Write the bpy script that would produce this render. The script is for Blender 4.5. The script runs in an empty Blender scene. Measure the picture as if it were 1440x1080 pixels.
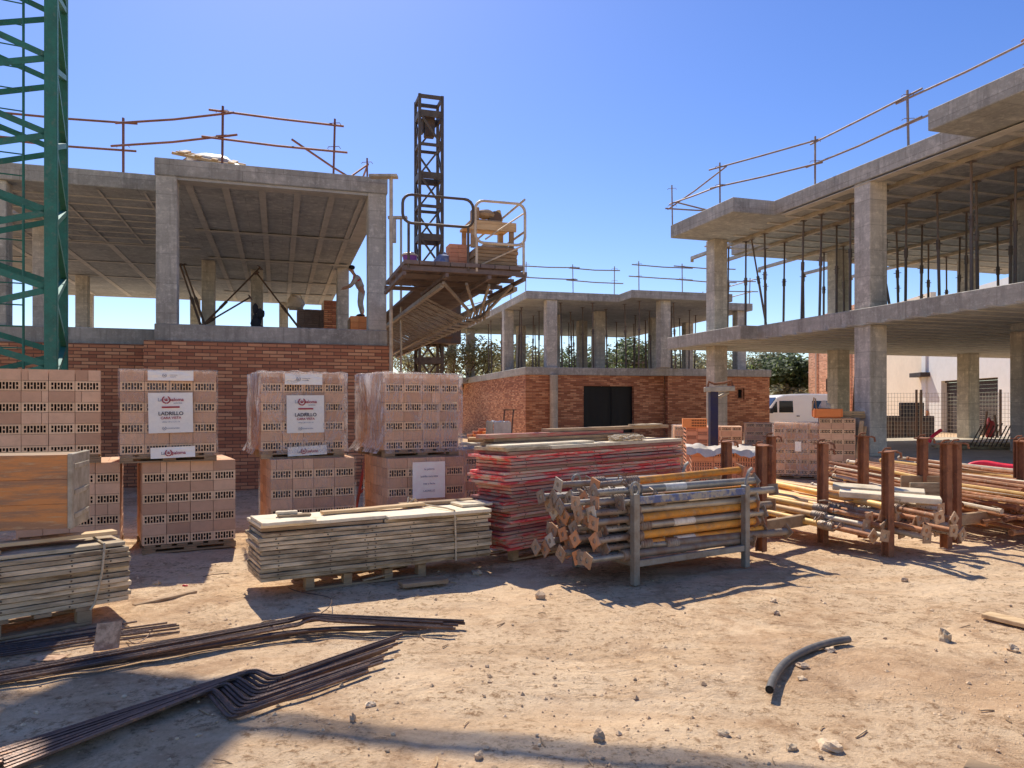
import bpy, math, random
from mathutils import Vector, Matrix, Euler, noise
random.seed(7)
R = math.radians
C = bpy.context.scene.collection
scene = bpy.context.scene
F, CX, HY, EYE = 1040.0, 720.0, 570.0, 1.5

def PT(px, py, Y):
    return Vector(((px - CX) / F * Y, Y, EYE - (py - HY) / F * Y))
def GP(px, py, z=0.0):
    return PT(px, py, (EYE - z) * F / (py - HY))
def XY(px, Y):
    return ((px - CX) / F * Y, Y)
def U(a, b): return random.uniform(a, b)

# ------------------------------------------------------------ tagging
def tag(o, label=None, cat=None, group=None, kind=None):
    if label: o['label'] = label
    if cat: o['category'] = cat
    if group: o['group'] = group
    if kind: o['kind'] = kind
    return o
def thing(name, label, cat, loc=(0, 0, 0), rz=0.0, group=None):
    o = bpy.data.objects.new(name, None); C.objects.link(o)
    o.empty_display_size = 0.2
    o.location = loc; o.rotation_euler = (0, 0, rz)
    return tag(o, label, cat, group)
def copy_tree(o, parent=None):
    c = o.copy(); C.objects.link(c)
    if parent is not None: c.parent = parent
    for ch in list(o.children): copy_tree(ch, c)
    return c
def dup(o, loc, rz=None, label=None, group=None, rot=None, scale=None):
    c = copy_tree(o)
    c.location = loc
    if rz is not None: c.rotation_euler = (0, 0, rz)
    if rot is not None: c.rotation_euler = rot
    if scale is not None: c.scale = scale
    if label: c['label'] = label
    if group: c['group'] = group
    return c

# ------------------------------------------------------------ mesh builder
class MB:
    def __init__(s): s.v = []; s.f = []; s.val = []; s.mi = []
    def add(s, verts, faces, val=0.0, mi=0):
        n = len(s.v); s.v += [tuple(p) for p in verts]
        for q in faces:
            s.f.append(tuple(n + i for i in q)); s.val.append(val); s.mi.append(mi)
        return s
    BF = [(0, 3, 2, 1), (4, 5, 6, 7), (0, 1, 5, 4), (1, 2, 6, 5), (2, 3, 7, 6), (3, 0, 4, 7)]
    def box(s, x0, x1, y0, y1, z0, z1, val=0.0, mi=0):
        return s.add([(x0, y0, z0), (x1, y0, z0), (x1, y1, z0), (x0, y1, z0),
                      (x0, y0, z1), (x1, y0, z1), (x1, y1, z1), (x0, y1, z1)], s.BF, val, mi)
    def obox(s, c, size, rot=(0, 0, 0), val=0.0, mi=0, jit=0.0):
        M = Euler(rot).to_matrix(); c = Vector(c); hx, hy, hz = size[0] / 2, size[1] / 2, size[2] / 2
        vs = []
        for x, y, z in [(-1, -1, -1), (1, -1, -1), (1, 1, -1), (-1, 1, -1), (-1, -1, 1), (1, -1, 1), (1, 1, 1), (-1, 1, 1)]:
            p = Vector((x * hx + U(-jit, jit), y * hy + U(-jit, jit), z * hz + U(-jit, jit)))
            vs.append(c + M @ p)
        return s.add(vs, s.BF, val, mi)
    def bar(s, p0, p1, w, h, val=0.0, mi=0, up=(0, 0, 1)):
        p0 = Vector(p0); p1 = Vector(p1); d = (p1 - p0).normalized(); up = Vector(up)
        if abs(d.dot(up)) > .98: up = Vector((1, 0, 0)) if abs(d.x) < .9 else Vector((0, 1, 0))
        a = d.cross(up).normalized(); b = a.cross(d)
        vs = []
        for p in (p0, p1):
            for sx, sz in ((-1, -1), (1, -1), (1, 1), (-1, 1)):
                vs.append(p + a * (sx * w / 2) + b * (sz * h / 2))
        return s.add(vs, [(3, 2, 1, 0), (4, 5, 6, 7), (0, 1, 5, 4), (1, 2, 6, 5), (2, 3, 7, 6), (3, 0, 4, 7)], val, mi)
    def tube(s, p0, p1, r, n=8, r2=None, val=0.0, mi=0, caps=True):
        return s.path([p0, p1], r, n, val, mi, caps, r2)
    def path(s, pts, r, n=8, val=0.0, mi=0, caps=True, r2=None):
        pts = [Vector(p) for p in pts]; m = len(pts)
        r2 = r if r2 is None else r2
        base = len(s.v); a = None
        for i, p in enumerate(pts):
            d = (pts[min(i + 1, m - 1)] - pts[max(i - 1, 0)]).normalized()
            if a is None:
                a = d.orthogonal().normalized()
            else:
                a = (a - d * a.dot(d)).normalized()
            b = d.cross(a); rr = r + (r2 - r) * i / (m - 1)
            for k in range(n):
                t = 2 * math.pi * k / n
                s.v.append(tuple(p + a * (rr * math.cos(t)) + b * (rr * math.sin(t))))
        for i in range(m - 1):
            for k in range(n):
                k2 = (k + 1) % n
                s.f.append((base + i * n + k, base + i * n + k2, base + (i + 1) * n + k2, base + (i + 1) * n + k))
                s.val.append(val); s.mi.append(mi)
        if caps:
            s.f.append(tuple(base + k for k in reversed(range(n)))); s.val.append(val); s.mi.append(mi)
            s.f.append(tuple(base + (m - 1) * n + k for k in range(n))); s.val.append(val); s.mi.append(mi)
        return s
    def prism(s, poly, z0, z1, M=None, val=0.0, mi=0):
        n = len(poly)
        vs = [Vector((x, y, z0)) for x, y in poly] + [Vector((x, y, z1)) for x, y in poly]
        if M is not None: vs = [M @ p for p in vs]
        fs = [tuple(reversed(range(n))), tuple(range(n, 2 * n))]
        fs += [(i, (i + 1) % n, n + (i + 1) % n, n + i) for i in range(n)]
        return s.add(vs, fs, val, mi)
    def grid(s, fn, nu, nv, val=0.0, mi=0):
        base = len(s.v)
        for j in range(nv + 1):
            for i in range(nu + 1): s.v.append(tuple(fn(i / nu, j / nv)))
        for j in range(nv):
            for i in range(nu):
                q = base + j * (nu + 1) + i
                s.f.append((q, q + 1, q + nu + 2, q + nu + 1)); s.val.append(val); s.mi.append(mi)
        return s
    def blob(s, c, rx, ry, rz, seed=0, rough=.25, nu=8, nv=5, flat=None, val=0.0, mi=0):
        c = Vector(c); base = len(s.v)
        def pnt(th, ph):
            d = Vector((math.cos(th) * math.sin(ph), math.sin(th) * math.sin(ph), math.cos(ph)))
            k = 1 + rough * noise.noise(d * 1.7 + Vector((seed * 7.13, seed * 3.7, seed)))
            z = d.z * rz * k
            if flat is not None: z = max(z, flat)
            return c + Vector((d.x * rx * k, d.y * ry * k, z))
        s.v.append(tuple(pnt(0, 0)))
        for j in range(1, nv):
            for i in range(nu): s.v.append(tuple(pnt(2 * math.pi * i / nu, math.pi * j / nv)))
        s.v.append(tuple(pnt(0, math.pi)))
        L = len(s.v) - 1
        for i in range(nu):
            i2 = (i + 1) % nu
            s.f.append((base, base + 1 + i, base + 1 + i2)); s.val.append(val); s.mi.append(mi)
            for j in range(nv - 2):
                a = base + 1 + j * nu
                s.f.append((a + i, a + nu + i, a + nu + i2, a + i2)); s.val.append(val); s.mi.append(mi)
            a = base + 1 + (nv - 2) * nu
            s.f.append((a + i, L, a + i2)); s.val.append(val); s.mi.append(mi)
        return s
    def build(s, name, mats, parent=None, smooth=False, bevel=0.0, label=None):
        me = bpy.data.meshes.new(name)
        me.from_pydata(s.v, [], s.f); me.update()
        if not isinstance(mats, (list, tuple)): mats = [mats]
        for m in mats: me.materials.append(m)
        me.polygons.foreach_set('material_index', s.mi)
        at = me.attributes.new('rnd', 'FLOAT', 'FACE'); at.data.foreach_set('value', s.val)
        uv = me.uv_layers.new(name='UVMap'); co = me.vertices; out = [0.0] * (2 * len(me.loops))
        for p in me.polygons:
            nx, ny, nz = (abs(t) for t in p.normal)
            for li in p.loop_indices:
                x, y, z = co[me.loops[li].vertex_index].co
                if nz >= nx and nz >= ny: a, b = x, y
                elif nx >= ny: a, b = y, z
                else: a, b = x, z
                out[2 * li] = a; out[2 * li + 1] = b
        uv.data.foreach_set('uv', out)
        if smooth:
            me.polygons.foreach_set('use_smooth', [True] * len(me.polygons))
            me.set_sharp_from_angle(angle=R(40))
        o = bpy.data.objects.new(name, me); C.objects.link(o)
        if parent is not None: o.parent = parent
        if bevel > 0:
            b = o.modifiers.new('bevel', 'BEVEL'); b.width = bevel; b.segments = 1; b.limit_method = 'ANGLE'; b.angle_limit = R(50)
        if label: o['label'] = label
        return o

# ------------------------------------------------------------ materials
class NT:
    def __init__(s, name):
        s.m = bpy.data.materials.new(name); s.m.use_nodes = True
        s.t = s.m.node_tree; s.t.nodes.clear()
        s.out = s.n('ShaderNodeOutputMaterial')
    def n(s, typ, **kw):
        o = s.t.nodes.new(typ)
        for k, v in kw.items():
            if hasattr(o, k): setattr(o, k, v)
            else: o.inputs[k].default_value = v
        return o
    def l(s, a, b): s.t.links.new(a, b)
    def coord(s, kind='Object', scale=(1, 1, 1), jitter=True):
        tc = s.n('ShaderNodeTexCoord'); mp = s.n('ShaderNodeMapping'); mp.inputs['Scale'].default_value = scale
        s.l(tc.outputs[kind], mp.inputs['Vector'])
        if jitter:
            oi = s.n('ShaderNodeObjectInfo'); mu = s.n('ShaderNodeMath', operation='MULTIPLY'); mu.inputs[1].default_value = 37.0
            s.l(oi.outputs['Random'], mu.inputs[0]); cb = s.n('ShaderNodeCombineXYZ')
            for k in range(3): s.l(mu.outputs[0], cb.inputs[k])
            s.l(cb.outputs[0], mp.inputs['Location'])
        return mp.outputs[0]
    def noise(s, vec, scale, detail=6, rough=.6, dist=0.0):
        o = s.n('ShaderNodeTexNoise'); o.inputs['Scale'].default_value = scale; o.inputs['Detail'].default_value = detail
        o.inputs['Roughness'].default_value = rough; o.inputs['Distortion'].default_value = dist
        s.l(vec, o.inputs['Vector']); return o.outputs['Fac']
    def ramp(s, fac, stops, interp='LINEAR'):
        r = s.n('ShaderNodeValToRGB'); cr = r.color_ramp; cr.interpolation = interp
        while len(cr.elements) < len(stops): cr.elements.new(.5)
        for e, (p, c) in zip(cr.elements, stops):
            e.position = p; e.color = (c[0], c[1], c[2], 1) if hasattr(c, '__len__') else (c, c, c, 1)
        s.l(fac, r.inputs[0]); return r.outputs[0]
    def mix(s, fac, a, b, mode='MIX'):
        o = s.n('ShaderNodeMix'); o.data_type = 'RGBA'; o.blend_type = mode
        for v, i in ((fac, 0), (a, 6), (b, 7)):
            if hasattr(v, 'is_output'): s.l(v, o.inputs[i])
            elif i == 0: o.inputs[0].default_value = v
            else: o.inputs[i].default_value = (v[0], v[1], v[2], 1)
        return o.outputs[2]
    def math(s, op, a, b=0.0):
        o = s.n('ShaderNodeMath', operation=op)
        for i, v in enumerate((a, b)):
            if hasattr(v, 'is_output'): s.l(v, o.inputs[i])
            else: o.inputs[i].default_value = v
        return o.outputs[0]
    def attr(s, name='rnd'):
        a = s.n('ShaderNodeAttribute'); a.attribute_name = name; return a.outputs['Fac']
    def objrnd(s): return s.n('ShaderNodeObjectInfo').outputs['Random']
    def bump(s, h, strength=.3, dist=.01):
        b = s.n('ShaderNodeBump'); b.inputs['Strength'].default_value = strength; b.inputs['Distance'].default_value = dist
        s.l(h, b.inputs['Height']); return b.outputs[0]
    def finish(s, col, rough=.8, metal=0.0, normal=None, spec=.3, gain=1.0):
        if hasattr(col, 'is_output'): col = s.mix(1.0, col, (gain * 1.09, gain, gain * .83), 'MULTIPLY')
        p = s.n('ShaderNodeBsdfPrincipled'); s.p = p
        for v, i in ((col, 'Base Color'), (rough, 'Roughness'), (metal, 'Metallic')):
            if hasattr(v, 'is_output'): s.l(v, p.inputs[i])
            elif i == 'Base Color': p.inputs[i].default_value = (v[0], v[1], v[2], 1)
            else: p.inputs[i].default_value = v
        p.inputs['Specular IOR Level'].default_value = spec
        if normal is not None: s.l(normal, p.inputs['Normal'])
        s.l(p.outputs[0], s.out.inputs[0]); return s.m

def worn(name, base, dark, scale=6.0, rough=.75, metal=0.0, amount=(.42, .72), bump=.2, fine=60.0, var=.25, stretch=(1, 1, 1), third=None, bdist=.004, gain=1.35):
    t = NT(name); v = t.coord('Object', stretch)
    n1 = t.noise(v, scale, 7, .65); n2 = t.noise(v, fine, 4, .6)
    f = t.ramp(n1, [(amount[0], 0.0), (amount[1], 1.0)])
    col = t.mix(f, base, dark)
    if third is not None:
        n3 = t.noise(v, scale * 2.3, 5, .7); f3 = t.ramp(n3, [(.55, 0.0), (.68, 1.0)]); col = t.mix(f3, col, third)
    col = t.mix(t.math('MULTIPLY', n2, .35), col, (dark[0] * .6, dark[1] * .6, dark[2] * .6))
    k = t.math('ADD', t.math('MULTIPLY', t.objrnd(), var), 1 - var * .5)
    cb = t.n('ShaderNodeCombineColor')
    for i in range(3): t.l(k, cb.inputs[i])
    col = t.mix(1.0, col, cb.outputs[0], 'MULTIPLY')
    return t.finish(col, rough, metal, t.bump(t.math('ADD', n1, n2), bump, bdist), gain=gain)

M = {}
def make_concrete(name, base, dark, light, streak=.35, gain=1.75):
    t = NT(name); v = t.coord('Object')
    big = t.noise(v, .9, 5, .6, .4); mid = t.noise(v, 6, 6, .7); fine = t.noise(v, 70, 3, .6)
    vs = t.coord('Object', (3.0, 3.0, .25)); st = t.noise(vs, 2.2, 6, .7)
    col = t.mix(t.ramp(big, [(.35, 0.0), (.68, 1.0)]), base, dark)
    col = t.mix(t.ramp(mid, [(.5, 0.0), (.72, 1.0)]), col, light)
    col = t.mix(t.math('MULTIPLY', t.ramp(st, [(.48, 0.0), (.66, 1.0)]), streak), col, (dark[0] * .55, dark[1] * .55, dark[2] * .55))
    col = t.mix(t.math('MULTIPLY', t.ramp(fine, [(.55, 0.0), (.75, 1.0)]), .4), col, (dark[0] * .5, dark[1] * .5, dark[2] * .5))
    spk = t.noise(v, 17, 6, .8); col = t.mix(t.math('MULTIPLY', t.ramp(spk, [(.55, 0.0), (.64, 1.0)]), .55), col, (light[0], light[1], light[2]))
    pour = t.noise(t.coord('Object', (.4, .4, 5.0)), 1.3, 5, .75, .3); col = t.mix(t.math('MULTIPLY', t.ramp(pour, [(.50, 0.0), (.56, 1.0)]), .35), col, dark)
    # thin joints left by the formwork boards
    tc = t.n('ShaderNodeTexCoord'); br = t.n('ShaderNodeTexBrick'); br.offset = .37
    t.l(tc.outputs['UV'], br.inputs['Vector']); br.inputs['Scale'].default_value = 1; br.inputs['Brick Width'].default_value = 1.9
    br.inputs['Row Height'].default_value = .52; br.inputs['Mortar Size'].default_value = .006
    br.inputs['Color1'].default_value = (1, 1, 1, 1); br.inputs['Color2'].default_value = (.8, .8, .8, 1); br.inputs['Mortar'].default_value = (.55, .55, .55, 1)
    col = t.mix(.75, col, br.outputs['Color'], 'MULTIPLY')
    h = t.math('ADD', t.math('MULTIPLY', mid, 1.0), t.math('MULTIPLY', fine, .35))
    return t.finish(col, .88, 0, t.bump(h, .4, .012), gain=gain)
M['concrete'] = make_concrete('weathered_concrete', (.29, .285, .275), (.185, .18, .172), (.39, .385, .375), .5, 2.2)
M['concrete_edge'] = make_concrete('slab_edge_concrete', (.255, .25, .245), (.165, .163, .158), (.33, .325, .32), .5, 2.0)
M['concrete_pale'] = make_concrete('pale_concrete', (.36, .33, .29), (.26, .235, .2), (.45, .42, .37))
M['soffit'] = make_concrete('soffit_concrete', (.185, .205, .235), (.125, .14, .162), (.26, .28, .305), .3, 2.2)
M['rib'] = worn('soffit_strip_concrete', (.42, .435, .46), (.31, .32, .34), 4, .9, bump=.3)

def make_brick(name, c1, c2, mortar, bw=.25, rh=.062, ms=.007, dirt=.2):
    t = NT(name); tc = t.n('ShaderNodeTexCoord')
    br = t.n('ShaderNodeTexBrick'); br.offset = .5; br.inputs['Scale'].default_value = 1
    wv = t.noise(tc.outputs['UV'], 2.5, 3, .5)
    ad = t.n('ShaderNodeMix'); ad.data_type = 'VECTOR'; ad.inputs[0].default_value = .004
    t.l(tc.outputs['UV'], ad.inputs[4]); nn = t.n('ShaderNodeTexNoise'); nn.inputs['Scale'].default_value = 9
    t.l(tc.outputs['UV'], nn.inputs['Vector']); t.l(nn.outputs['Color'], ad.inputs[5]); t.l(ad.outputs[1], br.inputs['Vector'])
    br.inputs['Brick Width'].default_value = bw; br.inputs['Row Height'].default_value = rh
    br.inputs['Mortar Size'].default_value = ms; br.inputs['Mortar Smooth'].default_value = .2; br.inputs['Bias'].default_value = -.1
    br.inputs['Color1'].default_value = (0, 0, 0, 1); br.inputs['Color2'].default_value = (1, 1, 1, 1); br.inputs['Mortar'].default_value = (.5, .5, .5, 1)
    rnd = br.outputs['Color']
    col = t.ramp(rnd, [(.0, c1[0]), (.28, c1[1]), (.52, c2[0]), (.9, c2[1])])
    big = t.noise(tc.outputs['UV'], .8, 5, .6); fine = t.noise(tc.outputs['UV'], 55, 4, .65)
    col = t.mix(t.math('MULTIPLY', t.ramp(big, [(.4, 0.0), (.7, 1.0)]), dirt), col, (c1[0][0] * .6, c1[0][1] * .6, c1[0][2] * .6))
    col = t.mix(t.math('MULTIPLY', fine, .2), col, (c1[0][0] * .5, c1[0][1] * .5, c1[0][2] * .5))
    col = t.mix(br.outputs['Fac'], col, mortar)
    h = t.math('SUBTRACT', t.math('MULTIPLY', fine, .3), t.math('MULTIPLY', br.outputs['Fac'], 1.0))
    return t.finish(col, .85, 0, t.bump(h, .6, .008), gain=1.75)
M['brick_a'] = make_brick('red_brick_wall', [(.25, .10, .06), (.32, .135, .078)], [(.39, .185, .105), (.46, .25, .15)], (.095, .055, .04))
M['brick_b'] = make_brick('orange_brick_wall', [(.20, .075, .04), (.28, .11, .06)], [(.36, .165, .09), (.45, .24, .14)], (.16, .09, .06), dirt=.3)
M['brick_c'] = make_brick('far_brick_wall', [(.34, .16, .10), (.42, .20, .13)], [(.5, .26, .17), (.58, .34, .23)], (.40, .28, .21), .25, .075, .01)

def make_block(name, lo, hi):
    t = NT(name); v = t.coord('Object'); a = t.attr()
    col = t.ramp(a, [(0.0, lo), (1.0, hi)])
    n = t.noise(v, 9, 6, .65); fine = t.noise(v, 90, 3, .6)
    col = t.mix(t.math('MULTIPLY', t.ramp(n, [(.4, 0.0), (.75, 1.0)]), .3), col, (lo[0] * .65, lo[1] * .65, lo[2] * .65))
    col = t.mix(t.math('MULTIPLY', fine, .14), col, (lo[0] * .5, lo[1] * .5, lo[2] * .5))
    return t.finish(col, .85, 0, t.bump(fine, .25, .003), gain=1.45)
M['clay'] = make_block('clay_brick', (.41, .25, .175), (.61, .41, .295))
M['clay_face'] = make_block('clay_brick_end', (.57, .40, .27), (.70, .51, .36))
M['hole_shade'] = NT('brick_hole').finish((.05, .025, .02), .95)  # brick holes painted near black for the shade inside them
M['clay_red'] = make_block('red_clay_brick', (.46, .20, .13), (.60, .31, .21))
M['clay_orange'] = make_block('orange_clay_brick', (.62, .22, .08), (.72, .30, .12))

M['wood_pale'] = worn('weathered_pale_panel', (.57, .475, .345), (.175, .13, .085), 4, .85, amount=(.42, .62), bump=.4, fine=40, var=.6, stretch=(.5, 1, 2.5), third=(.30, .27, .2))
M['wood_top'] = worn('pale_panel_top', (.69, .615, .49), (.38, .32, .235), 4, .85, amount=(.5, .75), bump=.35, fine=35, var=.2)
M['wood_red'] = worn('peeling_red_panel', (.60, .035, .05), (.46, .34, .28), 7, .7, amount=(.42, .56), bump=.4, fine=50, var=.8, stretch=(.35, 1, 2.6), third=(.46, .40, .33))
M['wood_redtan'] = worn('worn_tan_panel', (.38, .28, .21), (.36, .07, .07), 5, .8, amount=(.4, .65), bump=.4, fine=50, var=.5, stretch=(.35, 1, 2.6), third=(.48, .05, .055))
M['wood_ply'] = worn('orange_plywood', (.58, .25, .085), (.33, .185, .11), 3.2, .65, amount=(.42, .58), bump=.2, fine=60, var=.1, stretch=(.8, 1, 6), third=(.50, .34, .2))
M['wood_plyend'] = worn('cement_splashed_board', (.42, .39, .33), (.24, .20, .15), 7, .9, amount=(.4, .7), bump=.5, fine=40)
M['timber'] = worn('fresh_timber', (.56, .42, .26), (.38, .25, .14), 3, .8, bump=.3, fine=70, var=.3, stretch=(1, 4, 4))
M['timber_old'] = worn('old_timber', (.36, .26, .17), (.20, .13, .08), 4, .85, bump=.4, fine=60, var=.35, stretch=(1, 3, 3))
M['deck_wood'] = worn('stained_deck_board', (.175, .145, .145), (.10, .08, .08), 4, .8, bump=.3, fine=50, var=.3)
M['rust'] = worn('rusty_steel', (.29, .135, .08), (.15, .07, .045), 9, .85, .15, bump=.4, fine=80, var=.3, third=(.38, .17, .08))
M['rust_pipe'] = worn('rust_stained_pipe', (.42, .21, .11), (.2, .09, .05), 8, .7, .2, bump=.3, fine=60, var=.4, third=(.45, .38, .3))
M['rust_grey'] = worn('rusty_grey_steel', (.31, .28, .25), (.22, .12, .075), 8, .6, .35, bump=.3, fine=60, var=.35)
M['galv'] = worn('galvanised_steel', (.40, .37, .33), (.24, .22, .2), 6, .5, .55, bump=.15, fine=50, var=.3)
M['galv_pale'] = worn('dusty_pale_steel', (.52, .47, .40), (.33, .27, .21), 6, .6, .2, bump=.2, fine=50, var=.3)
M['plate_tan'] = worn('dusty_rusty_plate', (.42, .31, .22), (.30, .15, .08), 12, .8, .1, bump=.4, fine=80, var=.4, third=(.36, .30, .25))
M['plate_orange'] = worn('orange_rust_plate', (.48, .21, .09), (.36, .28, .22), 10, .8, .1, bump=.4, fine=80, var=.4)
M['yellow_pale'] = worn('pale_yellow_pipe', (.60, .42, .23), (.46, .27, .15), 6, .6, .1, amount=(.48, .7), bump=.2, fine=60, var=.35, third=(.5, .42, .33))
M['orange'] = worn('worn_orange_paint', (.66, .30, .05), (.33, .16, .07), 7, .5, .1, amount=(.48, .7), bump=.2, fine=60, var=.3, third=(.5, .34, .2))
M['yellow'] = worn('worn_yellow_paint', (.68, .46, .17), (.48, .27, .12), 6, .55, .1, amount=(.48, .7), bump=.2, fine=60, var=.3, third=(.55, .42, .3))
M['blue_steel'] = worn('worn_blue_paint', (.07, .11, .28), (.32, .31, .29), 9, .5, .2, amount=(.46, .56), bump=.2, fine=60)
M['navy'] = worn('navy_painted_steel', (.022, .022, .085), (.05, .04, .05), 7, .5, .1, bump=.15, gain=1.0)
M['rack'] = worn('grey_painted_steel', (.30, .30, .29), (.20, .16, .13), 9, .55, .35, bump=.2, fine=60)
M['sticker'] = worn('worn_white_sticker', (.72, .70, .66), (.45, .42, .38), 15, .6, amount=(.45, .7), bump=.1)
M['dark_steel'] = worn('dark_steel', (.085, .075, .07), (.15, .085, .055), 7, .6, .4, bump=.2, fine=50, var=.3)
M['prop_steel'] = worn('shoring_prop_steel', (.11, .105, .11), (.17, .115, .09), 6, .55, .4, bump=.2, var=.5)
M['mast'] = worn('dark_mast_steel', (.12, .10, .085), (.065, .05, .045), 6, .6, .4, bump=.2)
M['truss'] = worn('dusty_truss_steel', (.31, .30, .30), (.19, .165, .155), 7, .6, .25, bump=.2)
M['rail_rust'] = worn('rust_red_rail', (.25, .11, .085), (.14, .07, .055), 7, .6, .2, bump=.2)
M['rail_grey'] = worn('grey_rail', (.26, .23, .22), (.20, .11, .085), 7, .6, .3, bump=.2)
M['green'] = worn('green_painted_steel', (.034, .17, .14), (.035, .105, .088), 5, .55, .1, amount=(.4, .75), bump=.2, fine=40, var=.12, third=(.085, .16, .135))
M['rebar'] = worn('rebar_steel', (.13, .095, .085), (.075, .05, .045), 14, .45, .55, bump=.5, fine=110, var=.35, third=(.24, .13, .08))
M['rope'] = worn('pale_rope', (.58, .50, .38), (.36, .3, .22), 30, .9, bump=.4)
M['white_plastic'] = worn('white_plastic_sheet', (.74, .68, .62), (.55, .48, .42), 6, .45, bump=.5, fine=25, gain=1.0)
M['paper'] = worn('white_paper', (.76, .76, .77), (.66, .66, .68), 5, .6, amount=(.5, .8), bump=.08, fine=30)
M['trestle_red'] = worn('faded_red_trestle', (.26, .03, .035), (.14, .05, .04), 8, .6, gain=1.0)
M['ink_red'] = NT('red_ink').finish((.42, .03, .045), .6)
M['ink_dark'] = NT('dark_ink').finish((.06, .04, .05), .6)
M['ink_grey'] = NT('grey_ink').finish((.35, .35, .38), .6)
M['red_tube'] = worn('bright_red_plastic_tube', (.78, .03, .07), (.5, .02, .05), 8, .4, bump=.1)
M['red_plastic'] = NT('red_plastic').finish((.7, .02, .02), .4)
M['black_pipe'] = worn('dusty_black_pipe', (.10, .10, .105), (.24, .21, .18), 9, .5, bump=.15, amount=(.5, .75))
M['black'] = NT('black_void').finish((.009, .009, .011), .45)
M['black_cloth'] = worn('black_cloth', (.03, .03, .033), (.015, .015, .017), 8, .9)
M['stone'] = worn('pale_stone', (.56, .45, .33), (.40, .29, .2), 9, .95, bump=.7, fine=60, var=.5, bdist=.01)
M['stone_dark'] = worn('grey_stone', (.44, .33, .24), (.30, .22, .16), 9, .95, bump=.6, fine=60, var=.4, bdist=.01)
M['cardboard'] = worn('dirty_cardboard', (.52, .36, .25), (.28, .17, .11), 16, .9, amount=(.45, .6), bump=.3)
M['purple'] = NT('purple_plastic').finish((.25, .07, .30), .45)
M['blue_bag'] = worn('blue_woven_bag', (.10, .14, .30), (.25, .27, .35), 9, .7, amount=(.5, .6))
M['plaster_cream'] = worn('cream_render', (.80, .72, .63), (.75, .67, .58), 1.2, .9, bump=.1, var=0, fine=4, gain=1.1)
M['plaster_white'] = worn('white_render', (.76, .80, .87), (.72, .75, .80), 1.2, .9, bump=.1, var=0, fine=4, gain=1.12)
M['shutter'] = worn('dark_shutter', (.055, .045, .045), (.035, .03, .03), 3, .7)
M['van_white'] = worn('white_van_paint', (.80, .81, .83), (.70, .71, .72), 2, .25, amount=(.55, .9), bump=.02, var=0)
M['rubber'] = worn('black_rubber', (.025, .025, .027), (.05, .045, .04), 10, .85)
M['trim'] = NT('black_trim').finish((.03, .03, .032), .6)
M['glass_dark'] = NT('tinted_glass').finish((.012, .014, .016), .06, 0, None, .6)
M['head'] = NT('headlamp_glass').finish((.55, .57, .6), .1)
M['skin'] = worn('skin', (.42, .24, .17), (.34, .18, .12), 9, .6, bump=.05)
M['cloth_grey'] = worn('grey_work_cloth', (.48, .46, .43), (.2, .18, .17), 9, .9)
M['machine_red'] = worn('dusty_red_machine', (.30, .03, .04), (.12, .03, .03), 8, .6, gain=1.0)
M['cloth_red'] = worn('red_work_vest', (.6, .04, .05), (.25, .02, .03), 9, .9)
M['hair'] = NT('dark_hair').finish((.012, .01, .01), .7)
M['bark'] = worn('tree_bark', (.16, .12, .09), (.08, .06, .045), 7, .95, bump=.6, bdist=.02)
M['fence'] = worn('galvanised_mesh', (.34, .33, .31), (.24, .22, .2), 5, .5, .4)
M['yellow_saw'] = worn('dusty_yellow_machine', (.50, .36, .15), (.34, .25, .17), 6, .6)

def make_leaf(name, lo, hi):
    t = NT(name); a = t.attr(); col = t.ramp(a, [(0.0, lo), (1.0, hi)])
    p = t.n('ShaderNodeBsdfPrincipled'); t.l(col, p.inputs['Base Color']); p.inputs['Roughness'].default_value = .6
    tr = t.n('ShaderNodeBsdfTranslucent'); t.l(col, tr.inputs['Color']); mx = t.n('ShaderNodeMixShader'); mx.inputs[0].default_value = .5
    t.l(p.outputs[0], mx.inputs[1]); t.l(tr.outputs[0], mx.inputs[2]); t.l(mx.outputs[0], t.out.inputs[0]); return t.m
M['leaf_dark'] = make_leaf('dark_green_leaf', (.06, .085, .03), (.22, .27, .09))
M['leaf_olive'] = make_leaf('olive_leaf', (.22, .2, .085), (.46, .42, .19))
M['leaf_mid'] = make_leaf('mid_green_leaf', (.08, .11, .036), (.27, .30, .11))

def make_wrap(name='clear_stretch_film', cover=.12, tint=(.86, .80, .76)):
    t = NT(name); v = t.coord('Object', (1, 1, .35))
    n = t.noise(v, 7, 7, .7, 1.2); n2 = t.noise(t.coord('Object', (1, 1, .6)), 26, 5, .7, .8)
    f = t.ramp(n, [(.42, cover * .25), (.52, cover), (.56, cover * 2.4), (.60, cover * .5), (.75, cover * 1.5)])
    tp = t.n('ShaderNodeBsdfTransparent'); tp.inputs[0].default_value = (.97, .96, .95, 1)
    p = t.n('ShaderNodeBsdfPrincipled'); p.inputs['Base Color'].default_value = (*tint, 1); p.inputs['Roughness'].default_value = .16
    t.l(t.bump(t.math('ADD', n, n2), .8, .02), p.inputs['Normal'])
    tr = t.n('ShaderNodeBsdfTranslucent'); tr.inputs[0].default_value = (*tint, 1)
    m1 = t.n('ShaderNodeMixShader'); m1.inputs[0].default_value = .45; t.l(p.outputs[0], m1.inputs[1]); t.l(tr.outputs[0], m1.inputs[2])
    mx = t.n('ShaderNodeMixShader'); t.l(f, mx.inputs[0]); t.l(tp.outputs[0], mx.inputs[1]); t.l(m1.outputs[0], mx.inputs[2])
    t.l(mx.outputs[0], t.out.inputs[0]); return t.m
M['wrap'] = make_wrap()
M['wrap_thick'] = make_wrap('crumpled_stretch_film', .22); M['wrap_side'] = make_wrap('folded_side_film', .62)

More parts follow.
